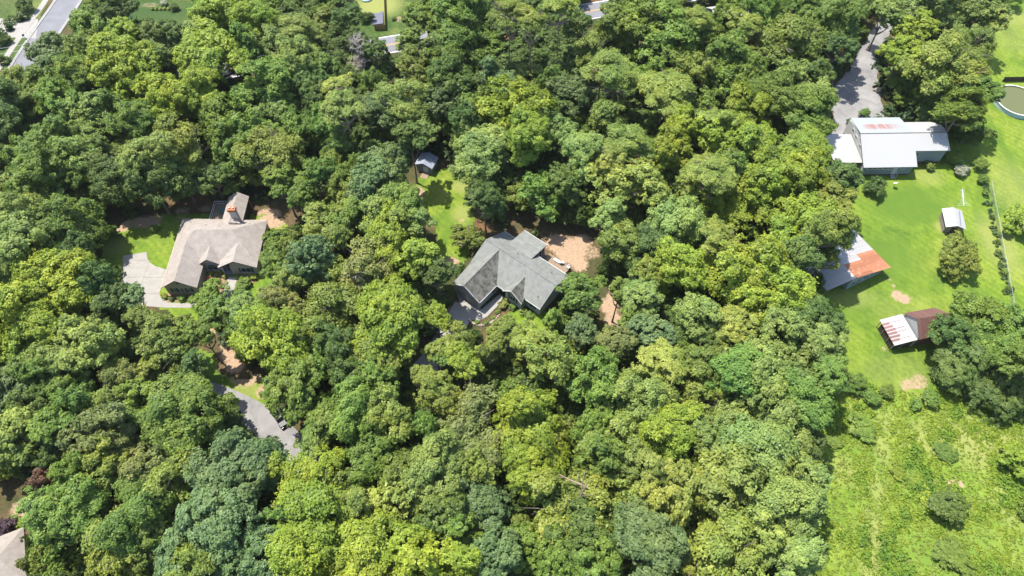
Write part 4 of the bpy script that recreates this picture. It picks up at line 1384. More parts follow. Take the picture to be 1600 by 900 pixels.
def crown(seed, kind, detail):
    rng = np.random.default_rng(seed)
    leaf = {0: 0.11, 1: 0.054, 2: 0.039}[detail]
    nleaf = {0: 3000, 1: 14500, 2: 28000}[detail]
    if kind == 'pine':
        nl = rng.integers(15, 20)
        d = sph(nl, rng, -0.55)
        c = d * np.array([.72, .72, .7]) * rng.uniform(.45, 1.0, (nl, 1))
        rl = rng.uniform(.2, .34, nl)
        flat = .5
        nleaf = int(nleaf * .8)
    elif kind == 'cone':
        nl = 20
        z = np.linspace(-.9, .95, nl)
        a = np.arange(nl) * 2.4 + rng.uniform(0, .6, nl)
        rr = (0.98 - z) * .42
        c = np.stack([rr * np.cos(a), rr * np.sin(a), z], 1)
        rl = .14 + .2 * (1 - (z + .9) / 1.85)
        flat = .75
    elif kind == 'fine':
        nl = rng.integers(24, 32)
        d = sph(nl, rng, -0.35)
        c = d * np.array([.74, .74, .62]) * rng.uniform(.86, 1.04, (nl, 1))
        rl = rng.uniform(.2, .33, nl)
        flat = .8
    elif kind == 'loose':
        nl = rng.integers(16, 22)
        d = sph(nl, rng, -0.5)
        c = d * np.array([.74, .74, .7]) * rng.uniform(.5, 1.1, (nl, 1))
        rl = rng.uniform(.17, .32, nl)
        flat = .7
        nleaf = int(nleaf * .72)
    elif kind == 'bush':
        nl = rng.integers(12, 16)
        d = sph(nl, rng, -0.25)
        c = d * np.array([.5, .5, .45]) * rng.uniform(.8, 1.05, (nl, 1))
        rl = rng.uniform(.38, .5, nl)
        flat = .9
    else:
        nl = rng.integers(15, 21)
        d = sph(nl, rng, -0.55)
        c = d * np.array([.7, .7, .7]) * rng.uniform(.75, 1.13, (nl, 1))
        rl = rng.uniform(.2, .42, nl)
        flat = .82
    # the heart of the crown, so that it never opens to the ground
    core = np.array([[0, 0, .18], [.22, .1, -.05], [-.2, .14, 0], [0, -.24, .02]]) * (1 if kind != 'cone' else .5)
    c = np.concatenate([c, core])
    rl = np.concatenate([rl, np.full(4, .44 if kind not in ('cone', 'pine', 'loose') else .3)])
    # an uneven outline
    ph = rng.uniform(0, 2 * PI, 4)
    ang = np.arctan2(c[:, 1], c[:, 0])
    c[:, :2] *= (1 + .15 * np.sin(2 * ang + ph[0]) + .13 * np.sin(3 * ang + ph[1]))[:, None]
    c[:, 2] += .1 * np.sin(2 * ang + ph[2])
    area = rl ** 2
    area[-4:] *= .55
    ncl = {0: 90, 1: 330, 2: 560}[detail]
    if kind == 'fine':
        ncl = int(ncl * 1.5)
    li = rng.choice(len(c), ncl, p=area / area.sum())
    dl = sph(ncl, rng, -0.75)
    outw = c[li] / (np.linalg.norm(c[li], axis=1, keepdims=True) + 1e-6) * (li < len(c) - 4)[:, None]
    dl = dl + outw * 0.55 + np.array([0, 0, .25])
    dl /= np.linalg.norm(dl, axis=1, keepdims=True)
    cc = c[li] + dl * (rl[li] * np.where(rng.random(ncl) < .14, rng.uniform(1.08, 1.4, ncl), rng.uniform(.7, 1.08, ncl)))[:, None] * np.array([1, 1, flat])
    rc = (.045 + .11 * rng.beta(1.6, 2.2, ncl)) * (1.25 if detail == 0 else 1.0) * (.8 if kind == 'fine' else 1)
    ctint = np.clip(rng.normal(.5, .17, ncl), 0, 1)
    k = rng.choice(ncl, nleaf, p=rc ** 2 / (rc ** 2).sum())
    dd = sph(nleaf, rng, -0.6) + dl[k] * .35
    dd /= np.linalg.norm(dd, axis=1, keepdims=True)
    C = cc[k] + dd * (rc[k] * np.where(rng.random(nleaf) < .12, rng.uniform(1.06, 1.7, nleaf), rng.uniform(.74, 1.06, nleaf)))[:, None] * np.array([1, 1, .8])
    OUT = dd * .6 + dl[k] * .4
    asp = 2.6 if kind == 'pine' else 1.5
    V, Q = leaves(C, OUT, leaf * (.72 if kind == 'pine' else 1), rng, .55, .7, asp)
    t = np.clip(ctint[k] + rng.normal(0, .16, nleaf), 0, 1)
    return np_mesh('crown', V, Q, 'leaf', {'tint': ('FLOAT', np.repeat(t, 4))})


PROTO = {}


def proto(kind, detail, n, seed):
    PROTO[(kind, detail)] = [crown(seed + 17 * i, kind, detail) for i in range(n)]


proto('broad', 1, 9, 100)
proto('broad', 2, 7, 300)
proto('fine', 1, 4, 500)
proto('fine', 2, 4, 600)
proto('loose', 1, 5, 700)
proto('loose', 2, 4, 800)
proto('pine', 1, 5, 900)
proto('pine', 2, 2, 950)
proto('cone', 1, 3, 1000)
proto('bush', 0, 5, 1100)
proto('bush', 1, 4, 1200)


def trunk_mesh(seed, kind):
    """unit tree: height 1, spread 1; scaled per tree"""
    rng = random.Random(seed)
    b = MB()
    bx, by = rng.uniform(-.08, .08), rng.uniform(-.08, .08)
    n = 7
    top = .98 if kind == 'pine' else .86
    pts = [(bx * math.sin(t * 3), by * math.sin(t * 2.5), top * t) for t in [i / (n - 1) for i in range(n)]]
    rad = [.062 * (1.35 if i == 0 else 1) * (1 - .78 * i / (n - 1)) for i in range(n)]
    if kind == 'pine':
        rad = [r_ * .8 for r_ in rad]
    b.tube(pts, rad, 7)
    m_ = 12 if kind == 'pine' else 9
    for k in range(m_):
        t = rng.uniform(.62, .95) if kind == 'pine' else rng.uniform(.42, .86)
        i = min(n - 2, int(t * (n - 1)))
        f = t * (n - 1) - i
        p = Vector(pts[i]).lerp(Vector(pts[i + 1]), f)
        a = k * 2.4 + rng.uniform(-.5, .5)
        L = rng.uniform(.45, .85)
        dz = rng.uniform(.0, .12) if kind == 'pine' else rng.uniform(.12, .3)
        q1 = p + Vector((math.cos(a) * L * .5, math.sin(a) * L * .5, dz * .35))
        q2 = p + Vector((math.cos(a + .2) * L, math.sin(a + .2) * L, dz))
        r0 = .026 * (1.2 - t * .5)
        b.tube([tuple(p), tuple(q1), tuple(q2)], [r0, r0 * .7, r0 * .25], 5)
        for s_ in (-1, 1):
            q3 = q1 + Vector((math.cos(a + s_ * .8) * L * .4, math.sin(a + s_ * .8) * L * .4, dz * .5))
            b.tube([tuple(q1), tuple(q3)], [r0 * .55, r0 * .15], 4)
    return b.mesh('trunk', 'pine_bark' if kind == 'pine' else 'bark')


TR = {'pine': [trunk_mesh(50 + i, 'pine') for i in range(3)], 'broad': [trunk_mesh(70 + i, 'broad') for i in range(5)]}

# colour of a leaf per kind of tree
PAL = {
    'G': ((0.138, 0.205, 0.034), 'mid green', 'broad'),
    'Y': ((0.205, 0.268, 0.029), 'yellow-green', 'broad'),
    'P': ((0.192, 0.255, 0.06), 'pale green', 'broad'),
    'B': ((0.122, 0.182, 0.062), 'bluish green', 'fine'),
    'D': ((0.094, 0.145, 0.031), 'dark green', 'broad'),  # some crowns take it for a shaded face: shade put into leaf colour
    'E': ((0.138, 0.22, 0.038), 'fresh green', 'broad'),
    'O': ((0.178, 0.222, 0.04), 'olive green', 'loose'),
    'N': ((0.195, 0.245, 0.044), 'light olive', 'pine'),
    'F': ((0.235, 0.282, 0.056), 'pale lime', 'fine'),
    'R': ((0.165, 0.092, 0.052), 'reddish', 'loose'),
    'U': ((0.075, 0.040, 0.050), 'purple-brown', 'bush'),
    'W': ((0.300, 0.320, 0.230), 'white-flowering', 'bush'),
    'T': ((0.18, 0.208, 0.056), 'tan', 'loose'),
}

# visible crowns: photo x, y, half-width, colour, flag (s lower free-standing, b bush, k oak-wide, p pine habit, c cone, f fine-leaved, l loose)
TREES = """
77 82 31 B|40 8 13 D s|2 60 13 D s|5 93 9 G s|28 120 25 O|12 168 30 D|10 215 34 D|140 40 27 G|190 10 25 D|188 56 28 Y|140 78 24 O|243 52 26 D|272 52 21 D|303 50 20 P|345 24 34 Y|
388 14 24 Y|405 34 26 Y|470 40 26 F p|336 95 44 Y f|312 142 30 Y|250 92 19 P|195 105 38 Y|222 142 27 Y|116 125 32 G|62 127 26 G|75 180 33 P|135 192 33 P|98 165 26 G|170 166 19 G|258 140 26 Y|256 170 20 Y|286 170 17 F|
212 195 31 G|248 207 25 P|345 187 30 G|384 78 22 E|430 82 34 P|470 88 26 P|452 110 24 P|502 112 25 G|488 140 22 D|412 142 38 E|440 184 26 P|396 205 28 G|470 205 28 G|360 218 25 G|426 238 38 O|
382 242 28 G|288 232 42 O|242 255 34 P|160 250 30 O l|122 255 28 P|76 266 38 G|42 250 26 G|92 222 28 G|524 140 27 F p|500 165 22 D|512 192 22 E|525 232 22 G|520 262 16 O|495 278 22 E|366 293 16 F|
440 282 30 G|332 278 30 D|180 280 30 D|232 281 28 D|120 290 26 D|285 279 26 D|545 30 26 D|558 66 20 D|584 132 18 G|586 78 22 D|640 72 24 P|652 30 30 G|645 98 32 O|716 38 38 G|706 84 34 G|682 6 24 G|740 12 24 G|
702 124 32 D|795 24 27 N pt|831 32 20 N pt|876 6 24 N pt|905 40 24 D|922 78 24 O|536 168 26 F p|596 180 28 B|626 165 34 P l|660 166 27 P|700 162 26 B|768 128 28 B c|796 146 24 B|744 166 23 G|730 188 22 D|656 206 30 P|
808 186 46 Y|822 220 32 Y|746 216 38 P|744 250 42 P|790 252 24 D|890 152 30 B|862 124 14 E|868 178 24 D|880 212 25 P|912 246 30 P|945 190 28 P|986 216 32 N p|956 248 20 F p|1040 148 42 N p|945 108 38 O p|
1035 56 52 G k|1000 38 32 G|962 34 28 G|1070 72 44 G|1086 28 26 N p|1085 115 25 O|1010 122 22 E|962 116 28 N p|1070 196 22 Y|1165 176 32 Y|1120 186 23 N p|1153 114 30 G|1165 38 25 N p|1132 78 24 G|1236 74 46 O k|
1150 8 24 G|1192 14 25 E|1250 10 28 G|1290 22 30 G|1308 36 28 G|1312 68 28 D|1342 50 15 G s|1283 112 24 D|1240 128 26 P|1210 152 30 G|1254 174 46 G k|1276 152 28 P|1280 200 22 G|1126 143 25 G|1160 228 38 Y|1112 214 28 Y|
1100 262 24 N p|1088 174 24 G|1190 192 22 D|1256 242 44 Y|1246 280 36 Y|1313 278 34 D|1206 258 26 G|1146 278 28 G|
1386 20 30 P|1466 10 36 P|1532 17 30 P|1560 30 22 P|1432 46 32 Y|1412 80 28 Y|1510 78 44 O k|1460 102 40 O|1408 126 26 G s|1454 142 36 G s|1424 156 26 G s|1506 118 40 O|1534 146 32 G|1502 174 42 G|1512 208 30 D s|1462 180 28 D s|
1368 292 18 D s|1497 403 35 O sf|1596 350 26 Y s|1490 244 15 G b|1503 265 12 W b|1531 256 13 G b|1536 280 10 G b|1452 258 9 G b|1540 300 6 G b|1350 177 9 E b|1328 190 7 D b|1560 366 5 G b|1570 425 6 G b|1578 452 7 D b|
1488 526 36 D s|1532 506 46 G s|1562 560 54 G s|1502 578 44 D s|1582 512 38 G s|1548 612 36 D s|1594 620 36 D s|1612 560 40 G|
1306 314 38 O|1260 357 44 Y k|1294 364 32 O|1218 350 34 Y|1286 404 27 O s|1160 424 50 Y k|1122 430 30 P|1202 462 44 Y|1238 405 30 D|1153 508 28 F p|1266 488 38 D|1296 508 27 D|1280 534 34 P|1228 514 34 P|1254 554 38 P|
1160 577 30 P|1100 500 30 P|1084 534 28 D|1076 567 28 O|1116 574 28 O|1294 584 30 E|1334 600 18 G s|1360 620 15 E b|1385 610 13 G b|1455 622 15 G b|1430 632 10 E b|1224 588 34 P|
985 290 44 F f|950 340 30 P|1050 355 38 P|972 376 40 O|1022 392 34 D|1010 422 30 O|1100 320 34 Y|1150 305 40 Y|1110 270 34 F p|1042 262 30 O|1088 290 26 F|1050 236 28 Y|1140 246 28 Y|1190 300 30 Y|1125 370 28 N p|1110 390 24 O|1065 420 34 Y|
846 306 28 E|886 288 25 D|757 311 32 D|726 370 28 O sl|626 330 42 G|512 355 42 O f|562 346 34 G|598 338 34 P|652 344 25 P|612 380 38 Y|650 402 40 Y|682 428 30 D|576 425 40 T l|485 405 29 B|432 378 24 G s|425 412 24 G|452 432 27 O|518 428 28 O|
605 255 26 B|585 287 33 B|515 256 18 O|535 296 20 O|610 300 18 D|470 305 22 G|550 270 20 G|
526 490 44 O|437 476 28 T l|426 526 42 Y|482 530 30 O|526 542 28 D|610 506 50 Y f|600 552 40 F|595 592 24 E|500 572 30 E|550 592 26 D|457 607 48 G f|640 214 28 D|646 60 20 P|960 18 18 G|682 494 28 Y l|716 530 28 O l|662 586 22 O l|690 556 18 G|682 545 22 O l|726 566 34 Y l|766 552 17 T l|776 526 26 O l|
796 520 32 O l|826 538 38 O l|852 562 36 O l|865 498 21 E c|906 458 37 G|910 518 28 B|956 536 31 T|1000 460 38 P|1012 520 38 B|1036 566 32 F p|928 586 28 E|886 572 28 O l|968 452 22 O|985 500 20 G|
1050 572 24 N p|1100 596 36 O|1150 584 38 E|938 606 40 E|1000 622 38 P|976 638 34 P|920 662 22 E|1046 660 24 Y|1088 632 34 O|1150 646 34 P|830 642 32 Y|810 645 32 Y|
554 643 42 E|607 652 34 O|677 610 38 O|660 664 18 E|736 656 46 T|834 694 52 Y|820 750 30 Y|768 712 34 T|750 734 28 O|680 738 40 P|587 724 38 E|624 744 30 O|560 790 27 F c|612 794 38 F|690 814 32 D|740 788 40 B|888 794 60 O k|900 836 38 D|
950 684 38 P|936 718 34 G|1000 724 30 P|978 744 28 F|1036 684 44 Y|1046 774 40 F f|998 802 34 F f|1010 854 48 B|1052 886 30 O|578 868 54 Y|650 872 40 Y|720 848 34 E|725 890 34 Y|780 868 32 B|824 862 28 E|868 878 30 E|928 886 34 E|
1150 764 66 P k|1176 714 52 P|1136 706 30 O|1126 862 56 O k|1190 828 36 P|1226 702 44 P|1258 748 38 P|1226 792 44 P|1240 872 44 P|1268 698 22 D|1246 628 38 E|1205 655 48 P|1180 604 42 P|1110 715 30 Y|1085 770 30 G|1100 680 28 P|
20 636 42 B|34 680 36 P|97 658 36 E|118 617 27 G|173 634 29 O|158 678 38 T|277 640 60 G k|316 650 34 G|294 686 40 G|216 640 34 G|370 737 52 B k|202 710 34 T|234 742 38 T|168 728 28 O|300 734 28 O|260 764 38 O|113 733 20 E|107 794 62 E k|218 808 44 G|
194 854 52 O|234 842 34 O|350 808 50 B|317 862 54 B|410 872 40 B|300 892 30 O|468 762 58 Y l|494 802 54 Y l|500 734 40 Y l|450 812 26 E|500 662 34 G|520 642 26 G|486 694 28 O|470 860 44 Y|530 760 30 O|74 744 21 R|5 822 17 U b|20 812 9 E b|34 820 9 Y b|
20 342 36 P|110 352 38 G|30 382 40 P|78 378 42 P|10 428 36 P|124 394 24 D|64 440 34 Y|112 444 44 Y|20 500 44 Y|52 488 38 Y|68 522 38 Y|150 440 24 D|173 464 28 D|207 462 20 B|173 504 30 D|128 522 26 P|143 552 34 P|100 572 42 P|66 580 30 E|
256 526 46 O|216 498 24 O|312 518 24 G|323 465 27 E s|340 488 22 E s|378 447 10 G b|376 466 15 G s|392 494 27 P|424 468 25 T|250 578 34 O|194 590 22 T|300 575 26 D|7 562 30 Y|163 363 18 E s|240 357 8 G b|55 640 26 D|95 700 22 D|
329 428 5 F b|339 429 4 O b|345 425 4 Y b|351 432 4.5 F b|341 437 4 O b|346 448 3.5 O b|372 432 4.5 F b|382 441 10 G b|396 432 6.5 Y b|285 465 7 E b|267 466 5 D b|255 462 6 Y b|
238 13 3.2 F b|244 13 3.2 F b|250 13 3.2 F b|256 13 3.2 F b|263 13 3.2 F b|255 4 6 W b|271 10 8 D b|572 26 11 D s|615 29 4 D b|
786 476 8 T b|793 466 4.5 F b|800 480 6 E b|817 487 7 F b|828 492 7 E b|778 487 4 E b|760 504 4.5 E b|745 503 4 E b|770 496 4 G b|
1480 790 30 D b|1590 718 28 Y s|1492 868 30 G bw|1345 668 24 G bw|1478 705 18 G bw|1610 800 20 G s|1300 690 14 G bw|1430 745 16 Y bw|1402 735 15 Y bw|1445 772 15 Y bw
"""
LANDMARKS = [('tan house', 335, 390), ('grey-roofed house', 795, 430), ('white-roofed house', 1405, 225), ('rusty barn', 1345, 425), ('brown and white shed', 1420, 512),
             ('little white-roofed shed', 1490, 343), ('bare dead tree', 564, 105), ('grassy clearing', 700, 345), ('bare orange clearing', 955, 488), ('orange backyard', 890, 388),
             ('curved lane', 440, 680), ('side street', 100, 45), ('yellow-lined road gap', 600, 66), ('asphalt drive', 1340, 125), ('weedy meadow', 1400, 760), ('pale slab driveway', 222, 435),
             ('reddish tree', 75, 745), ('shaded little shed', 668, 258), ('round pool', 1588, 158), ('tall bare-trunked pines', 835, 60), ('fallen pale limb', 893, 758), ('dead snag', 1188, 88),
             ('dark evergreen bush', 1480, 790), ('bottom edge', 640, 898), ('bottom edge', 1050, 898), ('left edge', 2, 230), ('left edge', 2, 520), ('top edge', 420, 0), ('top edge', 1200, 0),
             ('white garage apron', 750, 490), ('tan house deck', 342, 325), ('roadside lawn', 385, 605), ('barn roof', 1372, 400), ('shadowed gap', 870, 640), ('shadowed wood edge', 230, 320)]
ORD = ['nearest', 'second nearest', 'third nearest', 'fourth nearest', 'fifth nearest', 'sixth nearest', 'seventh nearest', 'eighth nearest', 'ninth nearest', 'tenth nearest']
SPEC = []
for row in TREES.replace('\n', '').split('|'):
    e = row.split()
    if len(e) >= 4:
        SPEC.append((float(e[0]), float(e[1]), float(e[2]), e[3], e[4] if len(e) > 4 else ''))


def side_word(x, y, lx, ly):
    dx, dy = x - lx, y - ly
    if abs(dx) < .45 * abs(dy):
        return 'above' if dy < 0 else 'below'
    if abs(dy) < .45 * abs(dx):
        return 'left of' if dx < 0 else 'right of'
    return ('up and ' if dy < 0 else 'down and ') + ('left of' if dx < 0 else 'right of')


LAB = {}
KEYS = {}
for i, (x, y, r_, c, fl) in enumerate(SPEC):
    big = r_ * 7.2 / pxm(y, 8)
    kind = 'shrub' if 'b' in fl else ('pine' if 'p' in fl else ('conical tree' if 'c' in fl else ('garden tree' if 's' in fl else 'leafy tree')))
    if kind == 'shrub':
        szw = 'tiny' if big < 7 else ('low' if big < 14 else 'large')
    else:
        szw = 'slim' if big < 24 else ('mid-sized' if big < 36 else ('broad' if big < 46 else 'huge'))
    ln, lx, ly = min(LANDMARKS, key=lambda l: (l[1] - x) ** 2 + (l[2] - y) ** 2 + (0 if kind != 'shrub' else 0))
    KEYS.setdefault((szw, PAL[c][1], kind, side_word(x, y, lx, ly), ln), []).append(((lx - x) ** 2 + (ly - y) ** 2, i))
for key, lst in KEYS.items():
    lst.sort()
    szw, cw, kind, sw, ln = key
    for j, (_, i) in enumerate(lst):
        base = f'{szw} {cw} {kind} {sw} the {ln}'
        LAB[i] = base if len(lst) == 1 else f'{base}, {ORD[j]}'

HOUSE_BOX = []
for Hh, x0, x1, y0, y1 in ((H, -1, 19, -1, 25), (HC, -2, 19, -13, 10), (HW, -8, 21, -9, 9), (HB, -12, 1, -16, 2), (HS, -1, 13, -2, 7), (HM, -4, 4, -5, 4), (HL, -11, 7, -6, 6), (HT, -9, 7, -6, 6), (HG, -6, 6, -5, 5)):
    HOUSE_BOX.append([lc(x, y, 0, Hh)[:2] for x, y in ((x0, y0), (x1, y0), (x1, y1), (x0, y1))])


VIS = [[(1290, 190), (1300, 100), (1345, 50), (1400, 5), (1400, 60), (1375, 110), (1395, 190), (1490, 195), (1560, 20), (1620, -10), (1620, 920), (1280, 920), (1285, 680), (1310, 600), (1310, 470), (1290, 450), (1340, 370), (1345, 270), (1290, 250)],
       [(165, 340), (230, 325), (330, 300), (420, 300), (480, 330), (440, 365), (430, 440), (340, 480), (345, 560), (420, 590), (430, 650), (505, 710), (490, 735), (440, 725), (380, 650), (330, 600), (290, 560), (280, 490), (200, 470), (165, 400)],
       [(640, 240), (740, 250), (740, 350), (850, 350), (930, 360), (930, 430), (880, 470), (850, 520), (740, 515), (700, 470), (690, 420), (640, 300)],
       [(930, 445), (985, 440), (985, 520), (935, 515)], [(-20, -20), (145, -20), (95, 60), (30, 120), (-20, 112)], [(195, -20), (300, -20), (300, 30), (195, 30)],
       [(540, -20), (672, -20), (665, 55), (622, 62), (618, 80), (588, 82), (584, 56), (545, 40)], [(915, 3), (950, 0), (945, 36), (915, 36)], [(-20, 755), (35, 755), (50, 800), (38, 870), (-20, 870)],
       [(645, 575), (690, 520), (700, 545), (670, 590)]]


def borders_open(x, y, r):
    a = np.linspace(0, 2 * PI, 16, endpoint=False)
    X, Y = x + r * np.cos(a), y + r * np.sin(a)
    return any(inpoly(X, Y, v).any() for v in VIS)


ntree = 0
COVER = []
for i, (x, y, r_, c, fl) in enumerate(SPEC):
    rng = random.Random(1000 + i)
    col, cw, habit = PAL[c]
    if 'p' in fl:
        habit = 'pine'
    elif 'c' in fl:
        habit = 'cone'
    elif 'f' in fl:
        habit = 'fine'
    elif 'l' in fl:
        habit = 'loose'
    elif habit in ('pine',):
        habit = 'pine'
    if 'b' in fl:
        habit = 'bush'
    hc = 9.0
    edge = borders_open(x, y, r_ * 1.2)
    for _ in range(3):
        R = r_ / pxm(y, hc) * (1.0 if ('b' in fl or 's' in fl) else (.97 if edge else 1.3))
        if 'b' in fl:
            h, rz, hc = 1.45 * R, .72 * R, .72 * R
            if 'w' in fl:
                h, rz, hc = .8 * R, .36 * R, .3 * R
        elif 's' in fl:
            rz = .8 * R
            h = 1.48 * R + .1
            hc = h - rz
        else:
            h = 12.0 + .75 * R + (0 if edge else (i * 37 % 11 - 5) * .55)
            rz = min(.47 * h, .88 * R if edge else .7 * R + 2.2)
            if habit == 'pine':
                h += 3.0
                rz = .62 * R + .6
            if 't' in fl:
                h, rz = 23.5, .8 * R
            if habit == 'cone':
                rz = 1.25 * R
            hc = h - rz
    p = G(x, y, hc)
    if 'b' not in fl and any(inpoly([p.x], [p.y], hb_)[0] for hb_ in HOUSE_BOX):
        h0 = hc
        for k in range(1, 30):
            for hc in (h0 + k * .4, h0 - k * .4):
                p = G(x, y, hc)
                if 2.2 < hc < 15.5 and not any(inpoly([p.x], [p.y], hb_)[0] for hb_ in HOUSE_BOX):
                    break
            else:
                continue
            break
        rz = min(rz, hc * .85)
    COVER.append((x, y, R * pxm(y, hc) * .93))
    nm = 'shrub' if 'b' in fl else ('pine_tree' if habit == 'pine' else 'broadleaf_tree')
    cat = 'shrub' if 'b' in fl else 'tree'
    grp = 'shrubs in the yards and fields' if 'b' in fl else ('pine trees standing above the wood' if habit == 'pine' else 'broadleaf trees of the wood')
    t = thing(nm, LAB[i], cat, (p.x, p.y, 0), 0, grp)
    det = 0 if ('b' in fl and R < 1.4) else (2 if R > 5.2 and (habit, 2) in PROTO else 1)
    pool_ = PROTO[(habit, det)] if (habit, det) in PROTO else PROTO[(habit, 1)]
    me = pool_[rng.randrange(len(pool_))]
    cr_ = link('crown' if 'b' not in fl else 'foliage', me, t)
    cr_.location = (0, 0, hc)
    tl = 0 if habit in ('pine', 'cone', 'bush') else .32
    cr_.rotation_euler = (rng.uniform(-tl, tl), rng.uniform(-tl, tl), rng.uniform(0, 2 * PI))
    q_ = rng.uniform(.87, 1.15)
    cr_.scale = (R * q_, R / q_, rz)
    v = rng.uniform(.86, 1.14)
    hsh = rng.uniform(-.07, .07)
    cr_.color = (col[0] * v * (1 + hsh), col[1] * v, col[2] * v * (1 - hsh), 1)
    if 'b' not in fl:
        tm = TR['pine' if habit == 'pine' else 'broad']
        tk = link('trunk', tm[rng.randrange(len(tm))], t)
        tk.scale = (R * .92, R * .92, hc + rz * .55)
        if habit == 'loose':
            tk.scale = (R * 1.12, R * 1.12, hc + rz * .9)
        tk.rotation_euler = (0, 0, rng.uniform(0, 2 * PI))
    ntree += 1
print('trees', ntree)


def leaf_stuff_mat():
    m, t, b = mat('low_leaves', 0.55, 0.25)
    a = attr_color(t, 'col')
    t.links.new(a.outputs['Color'], b.inputs['Base Color'])
    tr = N(t, 'ShaderNodeBsdfTranslucent')
    t.links.new(mix(t, 1.0, a.outputs['Color'], (1.25, 1.3, .55), 'MULTIPLY'), tr.inputs['Color'])
    ms = N(t, 'ShaderNodeMixShader')
    ms.inputs[0].default_value = .42
    t.links.new(b.outputs[0], ms.inputs[1])
    t.links.new(tr.outputs[0], ms.inputs[2])
    t.links.new(ms.outputs[0], t.nodes['Material Output'].inputs['Surface'])
    return m



# ------------------------------------------------------------------ the rest of the wood: lesser crowns between the listed trees
frng = random.Random(77)
FV, FC = [], []
for gy in range(-14, 915, 13):
    for gx_ in range(-14, 1615, 13):
        x, y = gx_ + frng.uniform(-4, 4), gy + frng.uniform(-4, 4)
        if any(inpoly([x], [y], v)[0] for v in VIS) or any((x - cx) ** 2 + (y - cy) ** 2 < (cr2 * .84) ** 2 for cx, cy, cr2 in COVER):
            continue
        r2 = frng.uniform(20, 30)
        if borders_open(x, y, 26):
            r2 = 13
            if borders_open(x, y, 16):
                continue
        hh = frng.uniform(5, 8.5)
        R2 = r2 / pxm(y, hh * .6)
        p = G(x, y, hh * .62)
        if any(inpoly([p.x], [p.y], hb_)[0] for hb_ in HOUSE_BOX):
            continue
        COVER.append((x, y, r2))
        src = PROTO[(('broad', 'loose')[frng.random() < .3], 1)]
        me = src[frng.randrange(len(src))]
        co = np.empty(len(me.vertices) * 3, np.float32)
        me.vertices.foreach_get('co', co)
        co = co.reshape(-1, 4, 3)
        tt = np.empty(len(me.vertices), np.float32)
        me.attributes['tint'].data.foreach_get('value', tt)
        tt = tt.reshape(-1, 4)[:, 0]
        sel = np.arange(frng.randrange(4), len(co), 4)
        co, tt = co[sel], tt[sel]
        cen = co.mean(1, keepdims=True)
        co = cen + (co - cen) * 1.5
        a = frng.uniform(0, 2 * PI)
        ca, sa = math.cos(a), math.sin(a)
        xy = np.stack([co[..., 0] * ca - co[..., 1] * sa, co[..., 0] * sa + co[..., 1] * ca, co[..., 2]], -1)
        FV.append((xy * np.array([R2, R2, hh * .45]) + np.array([p.x, p.y, hh * .62])).reshape(-1, 3))
        cb = np.array(PAL[frng.choice('GDDDDO')][0]) * frng.uniform(.8, 1.1)  # mostly dark green: the shade between taller crowns is put into the leaf colour
        cc_ = cb[None, :] * (.45 + 1.1 * tt)[:, None]
        FC.append(np.repeat(np.concatenate([cc_, np.ones((len(tt), 1))], 1), 4, 0))
print('fillers', len(FV), sum(len(v) for v in FV) // 4)
MAT['leaf_stuff'] = leaf_stuff_mat()
V = np.concatenate(FV)
me = np_mesh('understorey', V, np.arange(len(V)).reshape(-1, 4), 'leaf_stuff', {'col': ('FLOAT_COLOR', np.concatenate(FC))})
o = link('understorey', me)
o['kind'] = 'stuff'
o['label'] = 'lesser crowns closing the gaps between the trees of the wood'


# ------------------------------------------------------------------ bare trees and limbs
def bare(name, label, px, py_base, h, spread, seed, mtl='dead_bark', twigs=60):
    rng = random.Random(seed)
    p = G(px, py_base)
    t = thing(name, label, 'tree', tuple(p), rng.uniform(0, 6))
    b = MB()
    pts = [(.25 * math.sin(k * .9), .2 * math.sin(k * .7), h * k / 7) for k in range(8)]
    b.tube(pts, [h * .022 * (1 - .85 * k / 7) for k in range(8)], 7)
    b.build('trunk', mtl, t)
    br = MB()
    tw = MB()
    for k in range(26):
        z = rng.uniform(.4, .97)
        i = int(z * 7)
        q = Vector(pts[i]).lerp(Vector(pts[min(7, i + 1)]), z * 7 - i)
        a = k * 2.4 + rng.uniform(-.4, .4)
        L = spread * rng.uniform(.45, 1) * (1.15 - z * .55)
        q1 = q + Vector((math.cos(a) * L * .5, math.sin(a) * L * .5, L * rng.uniform(.1, .35)))
        q2 = q1 + Vector((math.cos(a + .3) * L * .5, math.sin(a + .3) * L * .5, L * rng.uniform(0, .4)))
        br.tube([tuple(q), tuple(q1), tuple(q2)], [.11, .075, .03], 5)
        for s_ in range(twigs // 8):
            e = q1.lerp(q2, rng.uniform(-.5, 1))
            e2 = e + Vector((rng.uniform(-1, 1), rng.uniform(-1, 1), rng.uniform(-.3, 1))) * spread * .3
            tw.tube([tuple(e), tuple(e2)], [.04, .015], 3)
    br.build('branches', mtl, t)
    tw.build('twigs', mtl, t)['kind'] = 'stuff'
    return t


bare('dead_tree', 'bare grey dead tree with fine twigs standing in the wood before the road', 572, 143, 15.5, 3.6, 5, twigs=120)
bare('dead_tree', 'pale bare snag with crooked limbs beside a rounded olive tree near the drive', 1181, 122, 10.5, 4.2, 8, twigs=24)
bare('dead_tree', 'leafless grey limbs poking through the canopy above the rusty barn', 1232, 470, 17.0, 3.0, 9, twigs=16)
bare('dead_tree', 'tangle of bare pale twigs inside the tan crown left of the grey house', 576, 486, 14.6, 3.4, 12, twigs=60)
bare('dead_tree', 'weathered bare limbs standing among lime crowns left of the white-roofed house', 1203, 330, 15.5, 2.8, 21, twigs=24)
p = G(895, 752, 13.5)
lb = MB()
lb.tube([(-2.2, .9, .7), (-.6, .2, .25), (1.2, -.5, 0), (2.4, -.9, -.6)], [.06, .12, .16, .12], 7)
lb.tube([(-.6, .2, .25), (-1.6, -.5, .4)], [.07, .03], 5)
